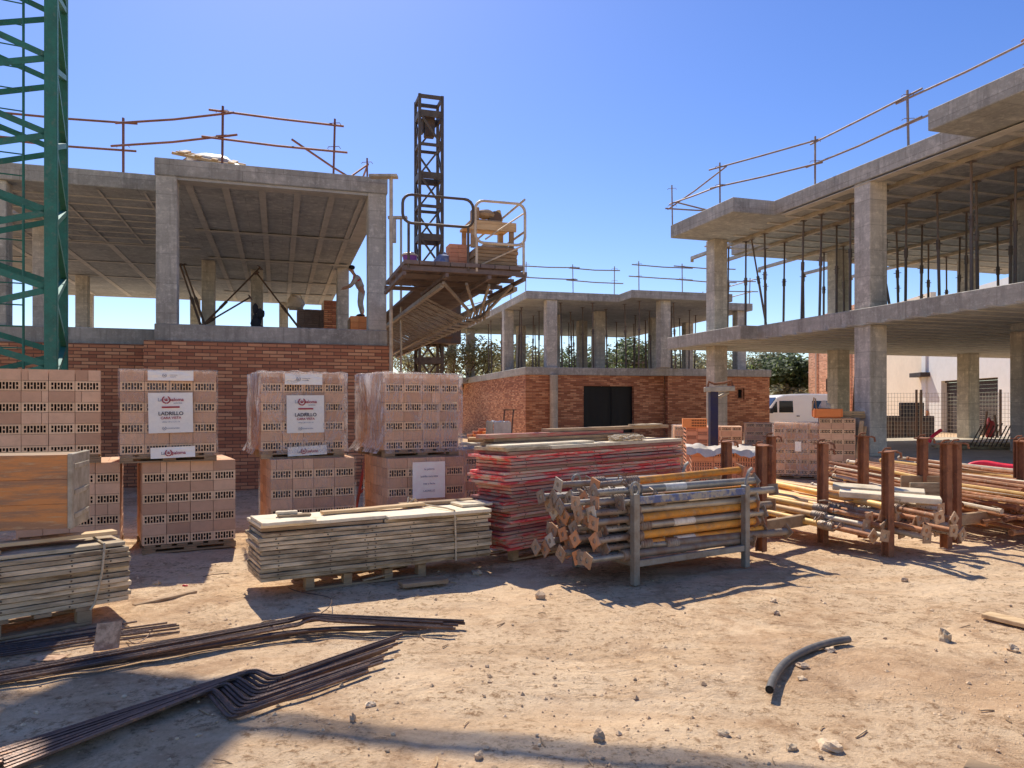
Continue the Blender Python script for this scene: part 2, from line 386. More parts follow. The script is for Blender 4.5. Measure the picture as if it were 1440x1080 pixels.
# ------------------------------------------------------------ world, sun, camera
SUN = Vector((-.318, .948, 0)).normalized(); ELEV = R(50)
sund = Vector((SUN.x * math.cos(ELEV), SUN.y * math.cos(ELEV), math.sin(ELEV)))
w = bpy.data.worlds.new('World'); scene.world = w; w.use_nodes = True
wt = w.node_tree; wt.nodes.clear()
wo = wt.nodes.new('ShaderNodeOutputWorld'); bg = wt.nodes.new('ShaderNodeBackground'); sk = wt.nodes.new('ShaderNodeTexSky')
sk.sky_type = 'NISHITA'; sk.sun_disc = False; sk.sun_elevation = ELEV; sk.sun_rotation = math.atan2(SUN.x, SUN.y)
sk.altitude = 200; sk.air_density = 1.0; sk.dust_density = .4; sk.ozone_density = 3.0
hs = wt.nodes.new('ShaderNodeHueSaturation'); hs.inputs['Saturation'].default_value = 1.26; hs.inputs['Hue'].default_value = .517; hs.inputs['Value'].default_value = 1.08
wt.links.new(sk.outputs[0], hs.inputs['Color']); wt.links.new(hs.outputs[0], bg.inputs[0]); bg.inputs[1].default_value = .15
wt.links.new(bg.outputs[0], wo.inputs[0])
ld = bpy.data.lights.new('sun', 'SUN'); ld.energy = 5.0; ld.angle = R(.6); ld.color = (1.0, .955, .88)
lo = bpy.data.objects.new('sun', ld); C.objects.link(lo); lo.rotation_euler = sund.to_track_quat('Z', 'Y').to_euler(); lo.location = sund * 60
cd = bpy.data.cameras.new('camera'); cam = bpy.data.objects.new('camera', cd); C.objects.link(cam)
cd.sensor_width = 36; cd.lens = F / 1440 * 36; cd.shift_y = (HY - 540) / 1440; cd.clip_start = .05; cd.clip_end = 3000
cam.location = (0, 0, EYE); cam.rotation_euler = (R(90), 0, 0); scene.camera = cam
scene.view_settings.view_transform = 'Standard'; scene.view_settings.look = 'None'; scene.view_settings.exposure = 0
scene.render.engine = 'CYCLES'; scene.cycles.max_bounces = 8; scene.cycles.transparent_max_bounces = 16
scene.render.resolution_x = 1024; scene.render.resolution_y = 768
# ============================================================ GROUND
def gz(x, y):
    fade = max(0.0, min(1.0, (16 - y) / 6))
    p = Vector((x, y, 0))
    h = .030 * noise.noise(p * .55) + .016 * noise.noise(p * 1.9 + Vector((3, 1, 0))) + .012 * noise.noise(p * 4.5 + Vector((0, 7, 2))) + .007 * noise.noise(p * 8.5) + .004 * noise.noise(p * 15)
    # a shallow wheel rut crossing the lower right corner
    d = (y - (3.55 + .12 * x)) / .22
    h += -.016 * math.exp(-d * d) * (1 if x > .5 else max(0, min(1, x + .5)))
    return h * fade - .012
def axis(a, b, step, far):
    xs = [a + i * (b - a) / round((b - a) / step) for i in range(round((b - a) / step) + 1)]
    k = step; lo, hi = xs[0], xs[-1]
    while lo > -far: k *= 1.35; lo -= k; xs.insert(0, lo)
    k = step
    while hi < far: k *= 1.35; hi += k; xs.append(hi)
    return xs
gx = axis(-5.2, 7.5, .055, 900); gy = axis(2.3, 11.5, .055, 900)
g = MB(); nx = len(gx)
for y in gy:
    for x in gx: g.v.append((x, y, gz(x, y)))
for j in range(len(gy) - 1):
    for i in range(nx - 1):
        g.f.append((j * nx + i, j * nx + i + 1, (j + 1) * nx + i + 1, (j + 1) * nx + i)); g.val.append(0); g.mi.append(0)
GG = 1.17
def ground_mat():
    t = NT('sandy_ground'); tc = t.n('ShaderNodeTexCoord'); v = tc.outputs['Object']
    big = t.noise(v, .35, 6, .6, .6); mid = t.noise(v, 1.7, 8, .68, .5); sm = t.noise(v, 9, 8, .72); fine = t.noise(v, 60, 6, .75); gr = t.noise(v, 190, 3, .7)
    ms = t.n('ShaderNodeMapping'); ms.inputs['Rotation'].default_value = (0, 0, R(38)); ms.inputs['Scale'].default_value = (.35, 2.6, 1); t.l(v, ms.inputs['Vector']); trk = t.noise(ms.outputs[0], 1.1, 5, .6, .4)
    clod = t.noise(v, 22, 7, .78); patch = t.noise(v, .75, 7, .7, .9)
    col = t.mix(t.ramp(mid, [(.40, 0.0), (.60, 1.0)]), (.70, .535, .375), (.63, .46, .31))
    col = t.mix(t.ramp(patch, [(.49, 0.0), (.60, .75)]), col, (.50, .335, .215))
    p2 = t.noise(v, 3.1, 8, .75, .7); col = t.mix(t.ramp(p2, [(.49, 0.0), (.60, .85)]), col, (.42, .275, .175))
    col = t.mix(t.ramp(big, [(.46, 0.0), (.56, .8)]), col, (.72, .565, .41))
    col = t.mix(t.ramp(trk, [(.51, 0.0), (.62, .5)]), col, (.52, .345, .21))
    smooth_ = t.ramp(t.noise(v, .9, 5, .6, 1.1), [(.38, .2), (.50, 1.0)])
    crumb = t.math('MULTIPLY', t.ramp(clod, [(.49, 0.0), (.57, 1.0)]), t.ramp(sm, [(.45, .1), (.56, .95)]))
    crumb = t.math('MULTIPLY', crumb, smooth_); col = t.mix(crumb, col, (.29, .18, .105))
    col = t.mix(t.ramp(clod, [(.33, .6), (.44, 0.0)]), col, (.78, .61, .43))
    col = t.mix(t.ramp(fine, [(.53, 0.0), (.68, .5)]), col, (.38, .245, .15))
    vo = t.n('ShaderNodeTexVoronoi'); vo.inputs['Scale'].default_value = 34; t.l(v, vo.inputs['Vector'])
    peb = t.ramp(vo.outputs['Distance'], [(.10, 1.0), (.22, 0.0)]); sel = t.ramp(t.noise(v, 5, 3, .6), [(.50, 0.0), (.62, 1.0)])
    pm = t.math('MULTIPLY', peb, sel); col = t.mix(t.math('MULTIPLY', pm, .7), col, (.60, .45, .30))
    col = t.mix(t.math('MULTIPLY', gr, .12), col, (.36, .23, .14))
    sm = t.math('MULTIPLY', t.math('ADD', sm, t.math('MULTIPLY', clod, .8)), t.math('ADD', t.math('MULTIPLY', smooth_, .75), .25))
    h = t.math('ADD', t.math('ADD', t.math('MULTIPLY', sm, 1.2), t.math('MULTIPLY', fine, .55)), t.math('ADD', t.math('MULTIPLY', pm, .5), t.math('MULTIPLY', gr, .15)))
    return t.finish(col, .95, 0, t.bump(h, .7, .035), .1, gain=GG)
ground = tag(g.build('ground', ground_mat(), smooth=True), kind='structure')

# ============================================================ BUILDINGS
def ccw(poly):
    a = sum(poly[i][0] * poly[(i + 1) % len(poly)][1] - poly[(i + 1) % len(poly)][0] * poly[i][1] for i in range(len(poly)))
    return poly if a > 0 else list(reversed(poly))
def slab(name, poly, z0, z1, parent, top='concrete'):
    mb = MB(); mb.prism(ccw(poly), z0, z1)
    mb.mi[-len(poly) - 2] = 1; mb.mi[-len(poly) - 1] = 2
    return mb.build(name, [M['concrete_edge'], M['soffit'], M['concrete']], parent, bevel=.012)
def column(parent, x, y, z0, z1, w=.34, d=None, mat='concrete'):
    d = d or w
    mb = MB(); mb.box(x - w / 2, x + w / 2, y - d / 2, y + d / 2, z0, z1)
    return mb.build('column', M[mat], parent, bevel=.012)
T17 = R(17.5)

# ---- building A (left)
OA = Vector((-2.37, 14.1, 0))
A = thing('concrete_building', 'two storey concrete frame on red brick walls behind the green crane tower and brick pallets', 'building', OA, T17)
polyA = [(0, 0), (0, 16.5), (-9.5, 16.5), (-9.5, 3.8), (-7.2, 3.8), (-7.2, 1.1), (-4.05, 1.1), (-4.05, 0)]
slab('roof_slab', polyA, 5.53, 5.83, A); slab('floor_slab', polyA, 2.63, 2.93, A)
for x, y in [(-3.86, .19), (-.19, .19), (-.19, 8.1), (-.19, 16.2), (-3.85, 8.1), (-2.6, 9.2), (-1.8, 16.2), (-7.8, 11.8), (-8.6, 16.1), (-6.9, 4.4), (-6.8, 1.35), (-5.0, 16.2)]:
    column(A, x, y, 2.93, 5.53)
def wallbox(name, mat, parent, *b, val=0):
    mb = MB()
    for q in b: mb.box(*q)
    return mb.build(name, M[mat], parent)
wallbox('brick_wall', 'brick_a', A, (-4.2, .09, -.10, .15, -.1, 2.625))
wallbox('brick_wall', 'brick_a', A, (-9.6, -4.203, .98, 1.2, -.1, 2.625))
wallbox('brick_wall', 'brick_a', A, (-.12, .09, .153, 16.4, -.1, 2.625))
wallbox('brick_wall', 'brick_a', A, (-4.2, -4.05, .153, .977, -.1, 2.625))
mb = MB()
for x in (-3.55, -2.92, -2.28, -1.64, -1.0, -.42): mb.box(x - .06, x + .06, .42, 16, 5.50, 5.532)
for y in (4.1, 7.4, 11.0, 13.6): mb.box(-3.8, -.1, y - .09, y + .09, 5.485, 5.499)
mb.box(-3.8, -.05, .05, .36, 5.48, 5.528); mb.box(-.36, -.05, .37, 4.0, 5.47, 5.482)
mb.build('soffit_strip', M['rib'], A)
mb = MB()
for i in range(8): mb.box(-9.3, -4.1, 1.9 + i * .62 - .025, 1.9 + i * .62 + .025, 5.515, 5.532)
for i in range(7): mb.box(-4.4 - i * .8 - .02, -4.4 - i * .8 + .02, 1.3, 6.2, 5.509, 5.513)
for y in (6.4, 9.0, 11.6): mb.box(-9.3, -3.9, y - .08, y + .08, 5.509, 5.513)
for x in (-8.4, -7.2, -6.0, -4.8): mb.box(x - .07, x + .07, 6.5, 16, 5.515, 5.532)
mb.build('soffit_strip', M['rib'], A)

# ---- building B (middle, far)
OB = Vector((.54, 27.9, 0)); TB = R(14.7)
B = thing('concrete_building', 'far grey concrete frame full of shoring props over brick ground floor with a black opening', 'building', OB, TB)
slab('roof_slab', [(0, 0), (3.75, 0), (3.75, -1.2), (8.0, -1.2), (8.0, 1.0), (10.3, 1.0), (10.3, 14), (-1.5, 14), (-1.5, 11), (0, 11)], 5.53, 5.83, B)
slab('floor_slab', [(-.05, -.05), (4.4, -.05), (5.6, -.35), (10.3, -.35), (10.3, 14.5), (-.6, 14.5), (-.6, 11), (-.05, 11)], 2.66, 2.95, B)
for x, y in [(1.05, .3), (5.3, -.7), (.2, 3.6), (.2, 11.6), (2.6, 4.6), (4.1, 3.0), (4.6, 6.5), (7.4, 4.5), (9.9, 1.4), (9.9, 6.0), (2.4, 9.5), (6.5, 9.5), (-.4, 14.0)]:
    column(B, x, y, 2.95, 5.53, .42)
wallbox('brick_wall', 'brick_b', B, (.03, 2.3, .02, .25, -.1, 2.655), (2.3, 4.4, .02, .25, 2.25, 2.655), (4.4, 5.7, .02, .25, -.1, 2.655))
mbB = MB(); mbB.box(5.703, 8.75, -.28, -.05, -.1, 2.655); mbB.box(9.1, 10.25, -.28, -.05, -.1, 2.655); mbB.box(8.75, 9.1, -.28, -.05, -.1, 1.75); mbB.box(8.75, 9.1, -.28, -.05, 2.2, 2.655)
mbB.build('brick_wall', M['brick_b'], B)
wallbox('brick_wall', 'brick_b', B, (-.02, .028, .02, 14.4, -.1, 2.655))
wallbox('brick_wall', 'brick_b', B, (10.1, 10.253, -.047, 14, -.1, 2.655))
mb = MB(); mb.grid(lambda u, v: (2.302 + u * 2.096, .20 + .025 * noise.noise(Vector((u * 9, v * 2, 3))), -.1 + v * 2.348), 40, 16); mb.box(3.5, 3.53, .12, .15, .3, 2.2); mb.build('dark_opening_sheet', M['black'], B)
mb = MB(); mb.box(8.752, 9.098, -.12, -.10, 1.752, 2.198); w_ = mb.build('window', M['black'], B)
mb = MB(); mb.box(8.752, 8.80, -.29, -.22, 1.752, 2.198); mb.box(8.98, 9.03, -.29, -.22, 1.752, 2.198); mb.box(8.80, 8.98, -.29, -.22, 2.14, 2.198); mb.box(8.80, 8.98, -.29, -.22, 1.752, 1.8); mb.build('frame', M['rust'], w_)
mb = MB(); mb.tube((1.05, -.12, -.1), (1.05, -.12, 2.655), .16, 14); mb.build('round_column', M['concrete_pale'], B, smooth=True)

# ---- building C (right)
OC = Vector((6.2, 18.5, 0))
Cb = thing('concrete_building', 'open concrete frame on the right with tall grey columns and cantilevered balcony slabs, no walls', 'building', OC, T17)
slab('roof_slab', [(0, -6.0), (-1.05, -6.0), (-1.05, -14), (13, -14), (13, 3.9), (1.8, 3.9), (1.8, 2.4), (-1.15, 2.4), (-1.15, -.55), (0, -.55)], 6.12, 6.47, Cb)
slab('floor_slab', [(0, -14), (13, -14), (13, 3.75), (-.5, 3.75), (-.5, .1), (0, .1)], 3.15, 3.50, Cb)
mb = MB(); mb.prism(ccw([(-.2, -6.6), (-1.25, -6.6), (-1.25, -14), (12, -14), (12, 3.0), (-.2, 3.0)]), -.2, .46); mb.build('ground_slab', M['concrete_pale'], Cb, bevel=.015)
colC = [(.26, -3.35), (.22, 2.25), (4.5, 2.4), (9.5, 2.35), (4.55, -3.4), (9.3, -3.4), (.3, -9.6), (4.5, -9.6)]
for i, (x, y) in enumerate(colC):
    w_ = .44 if i != 1 else .42
    column(Cb, x, y, 3.5, 6.12, w_); column(Cb, x, y, .46, 3.15, w_)
mb = MB()
for i in range(24): mb.box(.3, 12.8, -13.6 + i * .72 - .05, -13.6 + i * .72 + .05, 6.09, 6.122)
mb.box(.02, .25, -13.8, -.8, 6.074, 6.085)
mb.build('soffit_strip', M['rib'], Cb)
mb = MB()
for i in range(34): mb.box(-.4, 12.8, -13.8 + i * .52 - .025, -13.8 + i * .52 + .025, 3.135, 3.152)
mb.build('soffit_strip', M['rib'], Cb)
mb = MB()
for x in (3.2, 6.4): mb.box(x - .5, x + .5, -13, -4.5, 3.02, 3.148)
mb.build('beam', M['soffit'], Cb)

def LW(O, th, x, y, z):
    c, s = math.cos(th), math.sin(th)
    return Vector((O.x + c * x - s * y, O.y + s * x + c * y, z))

# ---- shoring props
def make_prop(h, mat, label, group):
    t = thing('shoring_prop', label, 'shoring prop', group=group)
    mb = MB(); mb.tube((0, 0, .01), (0, 0, h * .56), .031, 8); mb.build('outer_tube', M[mat], t, smooth=True)
    mb = MB(); mb.tube((0, 0, h * .56), (0, 0, h - .01), .023, 8); mb.build('inner_tube', M[mat], t, smooth=True)
    mb = MB(); mb.tube((0, 0, h * .52), (0, 0, h * .60), .043, 8); mb.tube((-.09, 0, h * .57), (.09, 0, h * .57), .009, 5); mb.build('collar', M[mat], t, smooth=True)
    mb = MB(); mb.box(-.07, .07, -.07, .07, 0, .01); mb.build('base_plate', M[mat], t)
    mb = MB(); mb.box(-.07, .07, -.07, .07, h - .01, h); mb.build('head_plate', M[mat], t)
    return t
pC = make_prop(2.52, 'prop_steel', 'slim dark steel prop standing between the slabs of the right hand building', 'props under the roof of the right hand building')
firstC = True
for lx in (.75, 1.95, 3.85, 5.9, 7.9):
    ys = [-11.2 + .98 * k for k in range(15)]
    for y in ys:
        if random.random() < .06: continue
        yy = y + U(-.28, .28); xx = lx + U(-.05, .05)
        if any(abs(xx - a) < .35 and abs(yy - b) < .35 for a, b in colC): continue
        p = LW(OC, T17, xx, yy, 3.5)
        if firstC: pC.location = p; pC.rotation_euler = (0, 0, T17); firstC = False
        else:
            c = dup(pC, p, rot=(U(-.02, .02), U(-.02, .02), U(0, 6)))
for (px, py0, py1, Y) in [(1065, 340, 470, 20.0), (1240, 330, 435, 17.0)]:
    p = PT(px + 14, py1, Y); p.z = 3.5
    dup(pC, p, rot=(0, -.17, 0), label='dark steel prop leaning out of line under the right hand roof slab', group='leaning props in the right hand building')
# steel carrier beams poking out past the far roof edge
bm_ = None
for i, x in enumerate((.75, 1.95, 3.85, 5.9, 7.9)):
    mb = MB(); mb.box(-.05, .05, 0, 16.2, 0, .09); mb.box(-.045, .045, 16.2, 16.24, -.08, .09)
    if bm_ is None:
        bm_ = mb.build('carrier_beam', M['galv']); o = bm_
        tag(bm_, None, 'beam', 'steel beams carried by the props under the right hand roof')
    else: o = bm_.copy(); C.objects.link(o)
    tag(o, 'long steel carrier beam on dark props, poking out past the right hand roof slab'); o.location = LW(OC, T17, x, -11.8 + (0, 0, .9, 1.2, 1.2)[i], 6.022); o.rotation_euler = (0, 0, T17)

pB = make_prop(2.58, 'prop_steel', 'thin dark prop standing inside the far middle concrete frame', 'props inside the far middle building')
firstB = True
for lx, y0 in ((.6, .9), (1.7, .8), (2.9, .8), (4.3, -.6), (6.2, -.5), (7.6, 0.2), (8.8, 1.8)):
    for k in range(7):
        if random.random() < .2: continue
        p = LW(OB, TB, lx + U(-.2, .2), y0 + k * 1.35 + U(-.3, .3), 2.95)
        if firstB: pB.location = p; firstB = False
        else: dup(pB, p, rot=(U(-.03, .03), U(-.03, .03), U(0, 6)))
lean = make_prop(2.6, 'dark_steel', 'dark slanted brace on the left building upper floor, left pair near the front column', 'pair of braces by the front column of the left building')
def lay(o, p0, p1, h):
    p0 = Vector(p0); p1 = Vector(p1); d = p1 - p0
    o.location = p0; o.rotation_euler = d.to_track_quat('Z', 'Y').to_euler(); o.scale = (1, 1, d.length / h)
def lean_line(o, top, mid, Y):
    a = PT(*top, Y); b = PT(*mid, Y); k = (2.94 - a.z) / (b.z - a.z); lay(o, a + (b - a) * k, a, 2.6)
lean_line(lean, (253, 372), (281, 454), 18.0)
for top, mid, Y, lab in [((258, 372), (287, 454), 18.3, None), ((366, 376), (289, 454), 20.0, 'long dark brace slanting up to the right beneath the left building roof'),
                         ((352, 418), (294, 452), 19.5, 'lower dark brace slanting to the right on the left building upper floor'),
                         ((361, 384), (418, 458), 21.0, 'thin dark brace slanting down to the right of the inner column in the left building')]:
    o = dup(lean, (0, 0, 0)); lean_line(o, top, mid, Y)
    if lab: o['label'] = lab; del o['group']

# ---- guardrails
def guardrail(label, posts, rails, mat, h=1.05, group=None):
    t = thing('guardrail', label, 'guardrail', posts[0], 0, group); o0 = Vector(posts[0])
    for p in posts:
        p = Vector(p) - o0; mb = MB(); lean_ = Vector((U(-.03, .03), U(-.03, .03), 0))
        mb.bar(p, p + lean_ + Vector((0, 0, h)), .042, .03)
        for zz in (h * .45, h * .87):
            q = p + lean_ * (zz / h) + Vector((0, 0, zz)); mb.path([q + Vector((-.12, 0, .02)), q + Vector((-.1, -.04, .04)), q + Vector((.1, -.04, .05)), q + Vector((.12, 0, .02))], .007, 5)
        mb.build('post', M[mat], t)
    for pts in rails:
        pts = [Vector(p) - o0 for p in pts]
        if len(pts) == 2:
            m_ = (pts[0] + pts[1]) / 2 + Vector((0, 0, U(-.035, .0))); pts = [pts[0], m_, pts[1]]
        mb = MB(); mb.path(pts, .021, 6); mb.build('rail', M[mat], t, smooth=True)
    return t
def railrun(posts, h=1.05, over=.35, closed=False):
    rails = []
    for i in range(len(posts) - 1):
        a = Vector(posts[i]); b = Vector(posts[i + 1]); d = (b - a).normalized()
        for k in (.45, .87):
            j = U(-.03, .03)
            rails.append([a - d * over * U(.4, 1.1) + Vector((0, -.03, h * k + j + U(-.02, .02))), b + d * over * U(.4, 1.1) + Vector((0, -.03, h * k + j + U(-.03, .03)))])
    return rails
zr = 5.83
la = lambda x, y, z=zr: LW(OA, T17, x, y, z)
pw = [la(-9.2, 1.3), la(-6.85, 1.25), la(-4.75, 1.2)]
guardrail('rust red guardrail on the left building recessed roof, running behind the green crane', pw, railrun(pw), 'rail_rust')
pf = [la(-4.72, 1.05), la(-2.95, .10), la(-1.0, .10)]
guardrail('rust red guardrail along the front roof edge of the left building', pf[1:], railrun(pf), 'rail_rust')
ps = [la(-.12, 2.3), la(-.12, 5.5), la(-.12, 9)]
rr = railrun(ps, 1.1) + [[la(-1.75, .2, zr + .62), la(-.2, 1.2, zr + .1)], [la(-1.1, 1.6, zr + .05), la(-.1, 2.4, zr + 1.0)]]
guardrail('rust red rails crossing at the right corner of the left building roof', ps, rr, 'rail_rust', 1.1)
lb = lambda x, y: LW(OB, TB, x, y, zr)
pb1 = [lb(-.0, .1), lb(1.9, .1), lb(3.6, .1)]
guardrail('grey guardrail on the front left roof edge of the far middle building', pb1, railrun(pb1, 1.1, .4), 'rail_grey', 1.1)
pb2 = [lb(4.1, -1.1), lb(5.9, -1.1), lb(7.8, -1.1)]
guardrail('grey guardrail on the raised front part of the far middle building roof', pb2, railrun(pb2, 1.1, .4), 'rail_grey', 1.1)
pb3 = [lb(8.4, 1.1), lb(10.2, 1.1), lb(10.2, 5), lb(10.2, 10)]
guardrail('grey guardrail on the far right roof corner of the middle building', pb3, railrun(pb3, 1.1, .4), 'rail_grey', 1.1)
pb4 = [lb(.05, 2.5), lb(.05, 6), lb(-1.4, 11.1), lb(-1.4, 13.5)]
guardrail('grey guardrail going back along the left roof edge of the middle building', pb4, railrun(pb4, 1.1, .4), 'rail_grey', 1.1)
pb5 = [lb(4, 10.5), lb(7, 10.5), lb(9.6, 10.5)]
for z_, nm in ((2.95, 'low grey guardrail seen between the props on the far side of the middle building'),):
    p5 = [Vector((p.x, p.y, z_)) for p in pb5]; guardrail(nm, p5, railrun(p5, 1.0, .3), 'rail_grey', 1.0)
lc = lambda x, y: LW(OC, T17, x, y, 6.47)
pc0 = [lc(-1.1, 2.3), lc(-.95, .3), lc(.08, -1.9), lc(.08, -4.5), lc(.08, -6.9)]
pc0[0] = lc(-1.12, 2.35)
rc = railrun(pc0[1:4], 1.1, .3)
rc += [[lc(-1.12, 2.6) + Vector((0, 0, .5)), lc(-.9, .1) + Vector((0, 0, .95))], [lc(-1.12, 2.5) + Vector((0, 0, .62)), lc(-.95, .2) + Vector((0, 0, .52))], [lc(-1.2, 2.6) + Vector((0, 0, .52)), lc(.5, 2.2) + Vector((0, 0, .48))], [lc(-1.1, 2.2) + Vector((0, 0, .6)), lc(-.3, .9) + Vector((0, 0, .0))]]
rc += [[lc(.08, -4.2) + Vector((0, 0, .95)), lc(.08, -7.3) + Vector((0, 0, .92))], [lc(.08, -4.2) + Vector((0, 0, .45)), lc(.08, -5.9) + Vector((0, 0, .47))]]
guardrail('long grey guardrail along the left edge of the right hand building roof', pc0, rc, 'rail_grey', 1.1)
pc1 = [lc(.08, -7.0), lc(-.9, -9.2), lc(-.9, -11.5)]
guardrail('pale orange guardrail rising at the top right corner over the near balcony', pc1[1:], [[lc(.05, -6.8) + Vector((0, 0, .95)), lc(-.9, -9.3) + Vector((0, 0, 1.05)), lc(-.9, -11.6) + Vector((0, 0, 1.0))], [lc(-.2, -7.2) + Vector((0, 0, .05)), lc(-.9, -9.3) + Vector((0, 0, .5)), lc(-.9, -11.6) + Vector((0, 0, .5))]], 'rust_pipe', 1.1)

# ---- things on the left building
b0 = la(-3.15, .42)
t = thing('timber_pallet', 'orange timber pallet lying tilted on the left building roof edge', 'pallet', b0 + Vector((-.45, .0, .24)), T17); t.rotation_euler = (R(20), R(7), T17)
mb = MB()
for k in range(4): mb.box(-.1 + k * .28, .0 + k * .28, -.45, .45, .05, .075, val=.3)
mb.build('deck_board', M['timber'], t)
mb = MB()
for y in (-.42, 0, .38): mb.box(-.2, .98, y, y + .08, .0, .047)
mb.build('runner', M['timber'], t)
mb = MB(); mb.grid(lambda u, v: (u * 1.25 - .45, v * .9 - .45, .02 + .17 * math.sin(math.pi * u) * math.sin(math.pi * v) ** .6 + .05 * noise.noise(Vector((u * 5, v * 5, 1)))), 14, 10)
o = tag(mb.build('plastic_sheet', M['white_plastic'], smooth=True), 'crumpled pale sheet under the tilted pallet on the left building roof', 'sheet'); o.location = b0 + Vector((-.2, .05, 0)); o.scale = (1, .7, 1.5); o.rotation_euler = (0, 0, T17)
# brick stacks on the upper floor
def brick_heap(name, label, x, y, w, d, h, mats, cols=6):
    mb = MB(); n = int(h / .075)
    for j in range(n):
        for i in range(cols):
            s = w / cols; mb.box(x + i * s + .004, x + (i + 1) * s - .004, y + U(0, .02), y + d, 2.93 + j * .075 + .003, 2.93 + (j + 1) * .075 - .003, val=U(0, 1))
    o = mb.build(name, mats); o.location = (OA.x, OA.y, 0); o.rotation_euler = (0, 0, T17); return o
tag(brick_heap('board_stack', '', -1.42, 10.4, 1.15, 1.0, 1.66, M['deck_wood'], 5), 'dark stack of red formwork boards on the upper floor of the left building', 'board stack')
tag(brick_heap('brick_stack', '', -.62, 9.8, .42, .3, 1.9, M['brick_a'], 2), 'narrow orange brick pier beside the inner column of the left building', 'brick stack')
t = thing('bulk_bag', 'pale bulk bag sitting on the dark board stack in the left building', 'bag', la(-1.45, 10.9, 4.60), T17)
mb = MB(); mb.blob((0, 0, .2), .30, .26, .26, 3, .35, 12, 8, flat=-.2); mb.build('sack', M['white_plastic'], t, smooth=True)
mb = MB(); mb.path([(-.2, 0, .36), (-.14, 0, .5), (.14, 0, .5), (.2, 0, .36)], .02, 6); mb.build('strap', M['rope'], t)
mb = MB()
for k in range(5): mb.blob((U(-.12, .12), U(-.1, .1), .12 + k * .16), .2 - k * .025, .17 - k * .02, .16, k + 4, .5, 9, 6)
o = tag(mb.build('black_jacket', M['black_cloth'], smooth=True), 'black jacket draped over a stub on the upper floor slab of the left building', 'jacket'); o.location = (*XY(364, 14.6), 2.93); o.scale = (.62, .62, .62)
# ============================================================ TOWER CRANE
tc_ = thing('tower_crane', 'green lattice tower of a crane at the left edge, with a ladder inside', 'crane', (-6.23, 10.0, 0), R(26.8))
cs = .155
for x, y in ((0, 0), (0, 1.6), (-1.6, 0), (-1.6, 1.6)):
    mb = MB(); mb.box(x - cs / 2, x + cs / 2, y - cs / 2, y + cs / 2, 0, 9.3); mb.build('leg', M['green'], tc_, bevel=.012)
def zig(ax, fixed, pitch, ph, flip):
    out = []
    z = -.3 + ph; k = 0
    while z < 9.0:
        a, b = (0, -1.6) if ax == 'x' else (0, 1.6)
        if (k + flip) % 2: a, b = b, a
        p = (a, fixed, z) if ax == 'x' else (fixed, a, z); q = (b, fixed, z + pitch) if ax == 'x' else (fixed, b, z + pitch)
        out.append((p, q)); z += pitch; k += 1
    return out
for ax, fx, ph, fl in (('x', -.03, .25, 0), ('x', 1.63, 0.0, 1), ('y', .03, .1, 0), ('y', -1.63, .3, 1)):
    for p, q in zig(ax, fx, .52, ph, fl):
        mb = MB(); mb.bar(p, q, .012 if ax == 'x' else .075, .085 if ax == 'x' else .075, up=(0, 0, 1)); mb.build('brace', M['green'], tc_)
mb = MB()
for k in range(15):
    mb.box(-.02, .02, .08, .22, .3 + k * .62, .42 + k * .62)
mb.build('gusset', M['green'], tc_)
lad = MB(); lx, ly = -.72, .55
for s in (0, .34): lad.tube((lx + s, ly, 0), (lx + s, ly, 8.8), .018, 6)
la_ = lad.build('ladder', M['green'], tc_)
for k in range(29): mb = MB(); mb.tube((lx, ly, .2 + k * .3), (lx + .34, ly, .2 + k * .3), .010, 5); mb.build('rung', M['green'], la_)
# unseen jib above the frame, kept low and slender to shadow the foreground softly
jr = R(-11.5) - R(26.8)
jd = Vector((math.cos(jr), math.sin(jr), 0)); jn = Vector((-jd.y, jd.x, 0)); j0 = Vector((-.2, .75, 0))
mb = MB()
for s in (-.055, .055): mb.bar(j0 + jn * s + Vector((0, 0, 8.0)), j0 + jn * s + jd * 17 + Vector((0, 0, 8.0)), .045, .05)
mb.bar(j0 + Vector((0, 0, 8.16)), j0 + jd * 17 + Vector((0, 0, 8.14)), .03, .03)
for k in range(9): mb.bar(j0 + jd * (k * 2) + Vector((0, 0, 8)), j0 + jd * (k * 2) + Vector((0, 0, 8.15)), .04, .04)
mb.build('jib', M['green'], tc_)
mb = MB(); q_ = j0 + jd * 2.6; mb.obox(q_ + jn * .25 + Vector((0, 0, 8.35)), (1.1, .8, .35), (0, 0, jr)); mb.obox(q_ + jn * .2 + jd * .2 + Vector((0, 0, 8.7)), (.7, .5, .3), (0, 0, jr)); mb.build('shadow_block', M['dark_steel'], tc_, bevel=.03)  # unseen block added on the jib to darken the sand at bottom left
mb = MB(); mb.box(-2.0, .2, -.2, 1.8, 0, .35); mb.build('base_block', M['concrete'], tc_, bevel=.02)

# ============================================================ MAST CLIMBER
ym = 19.0; MO = Vector(((603 - CX) / F * ym, ym, 0))
mc = thing('mast_climber', 'dark lattice mast with a long work platform beside the left building', 'work platform', MO, T17)
zt = EYE + (HY - 140) / F * ym; hw = .29
for x, y in ((-hw, -hw), (hw, -hw), (hw, hw), (-hw, hw)):
    mb = MB(); mb.box(x - .035, x + .035, y - .035, y + .035, 0, zt); mb.build('mast_leg', M['mast'], mc)
mb = MB(); k = 0; z = .3
while z < zt - .1:
    for x0, y0, x1, y1 in ((-hw, -hw, hw, -hw), (hw, -hw, hw, hw), (hw, hw, -hw, hw), (-hw, hw, -hw, -hw)):
        mb.bar((x0, y0, z), (x1, y1, z), .05, .16 if k % 2 else .07)
        if z + .78 < zt:
            p, q = ((x0, y0, z), (x1, y1, z + .78)) if k % 2 else ((x1, y1, z), (x0, y0, z + .78))
            mb.bar(p, q, .045, .045)
    z += .78; k += 1
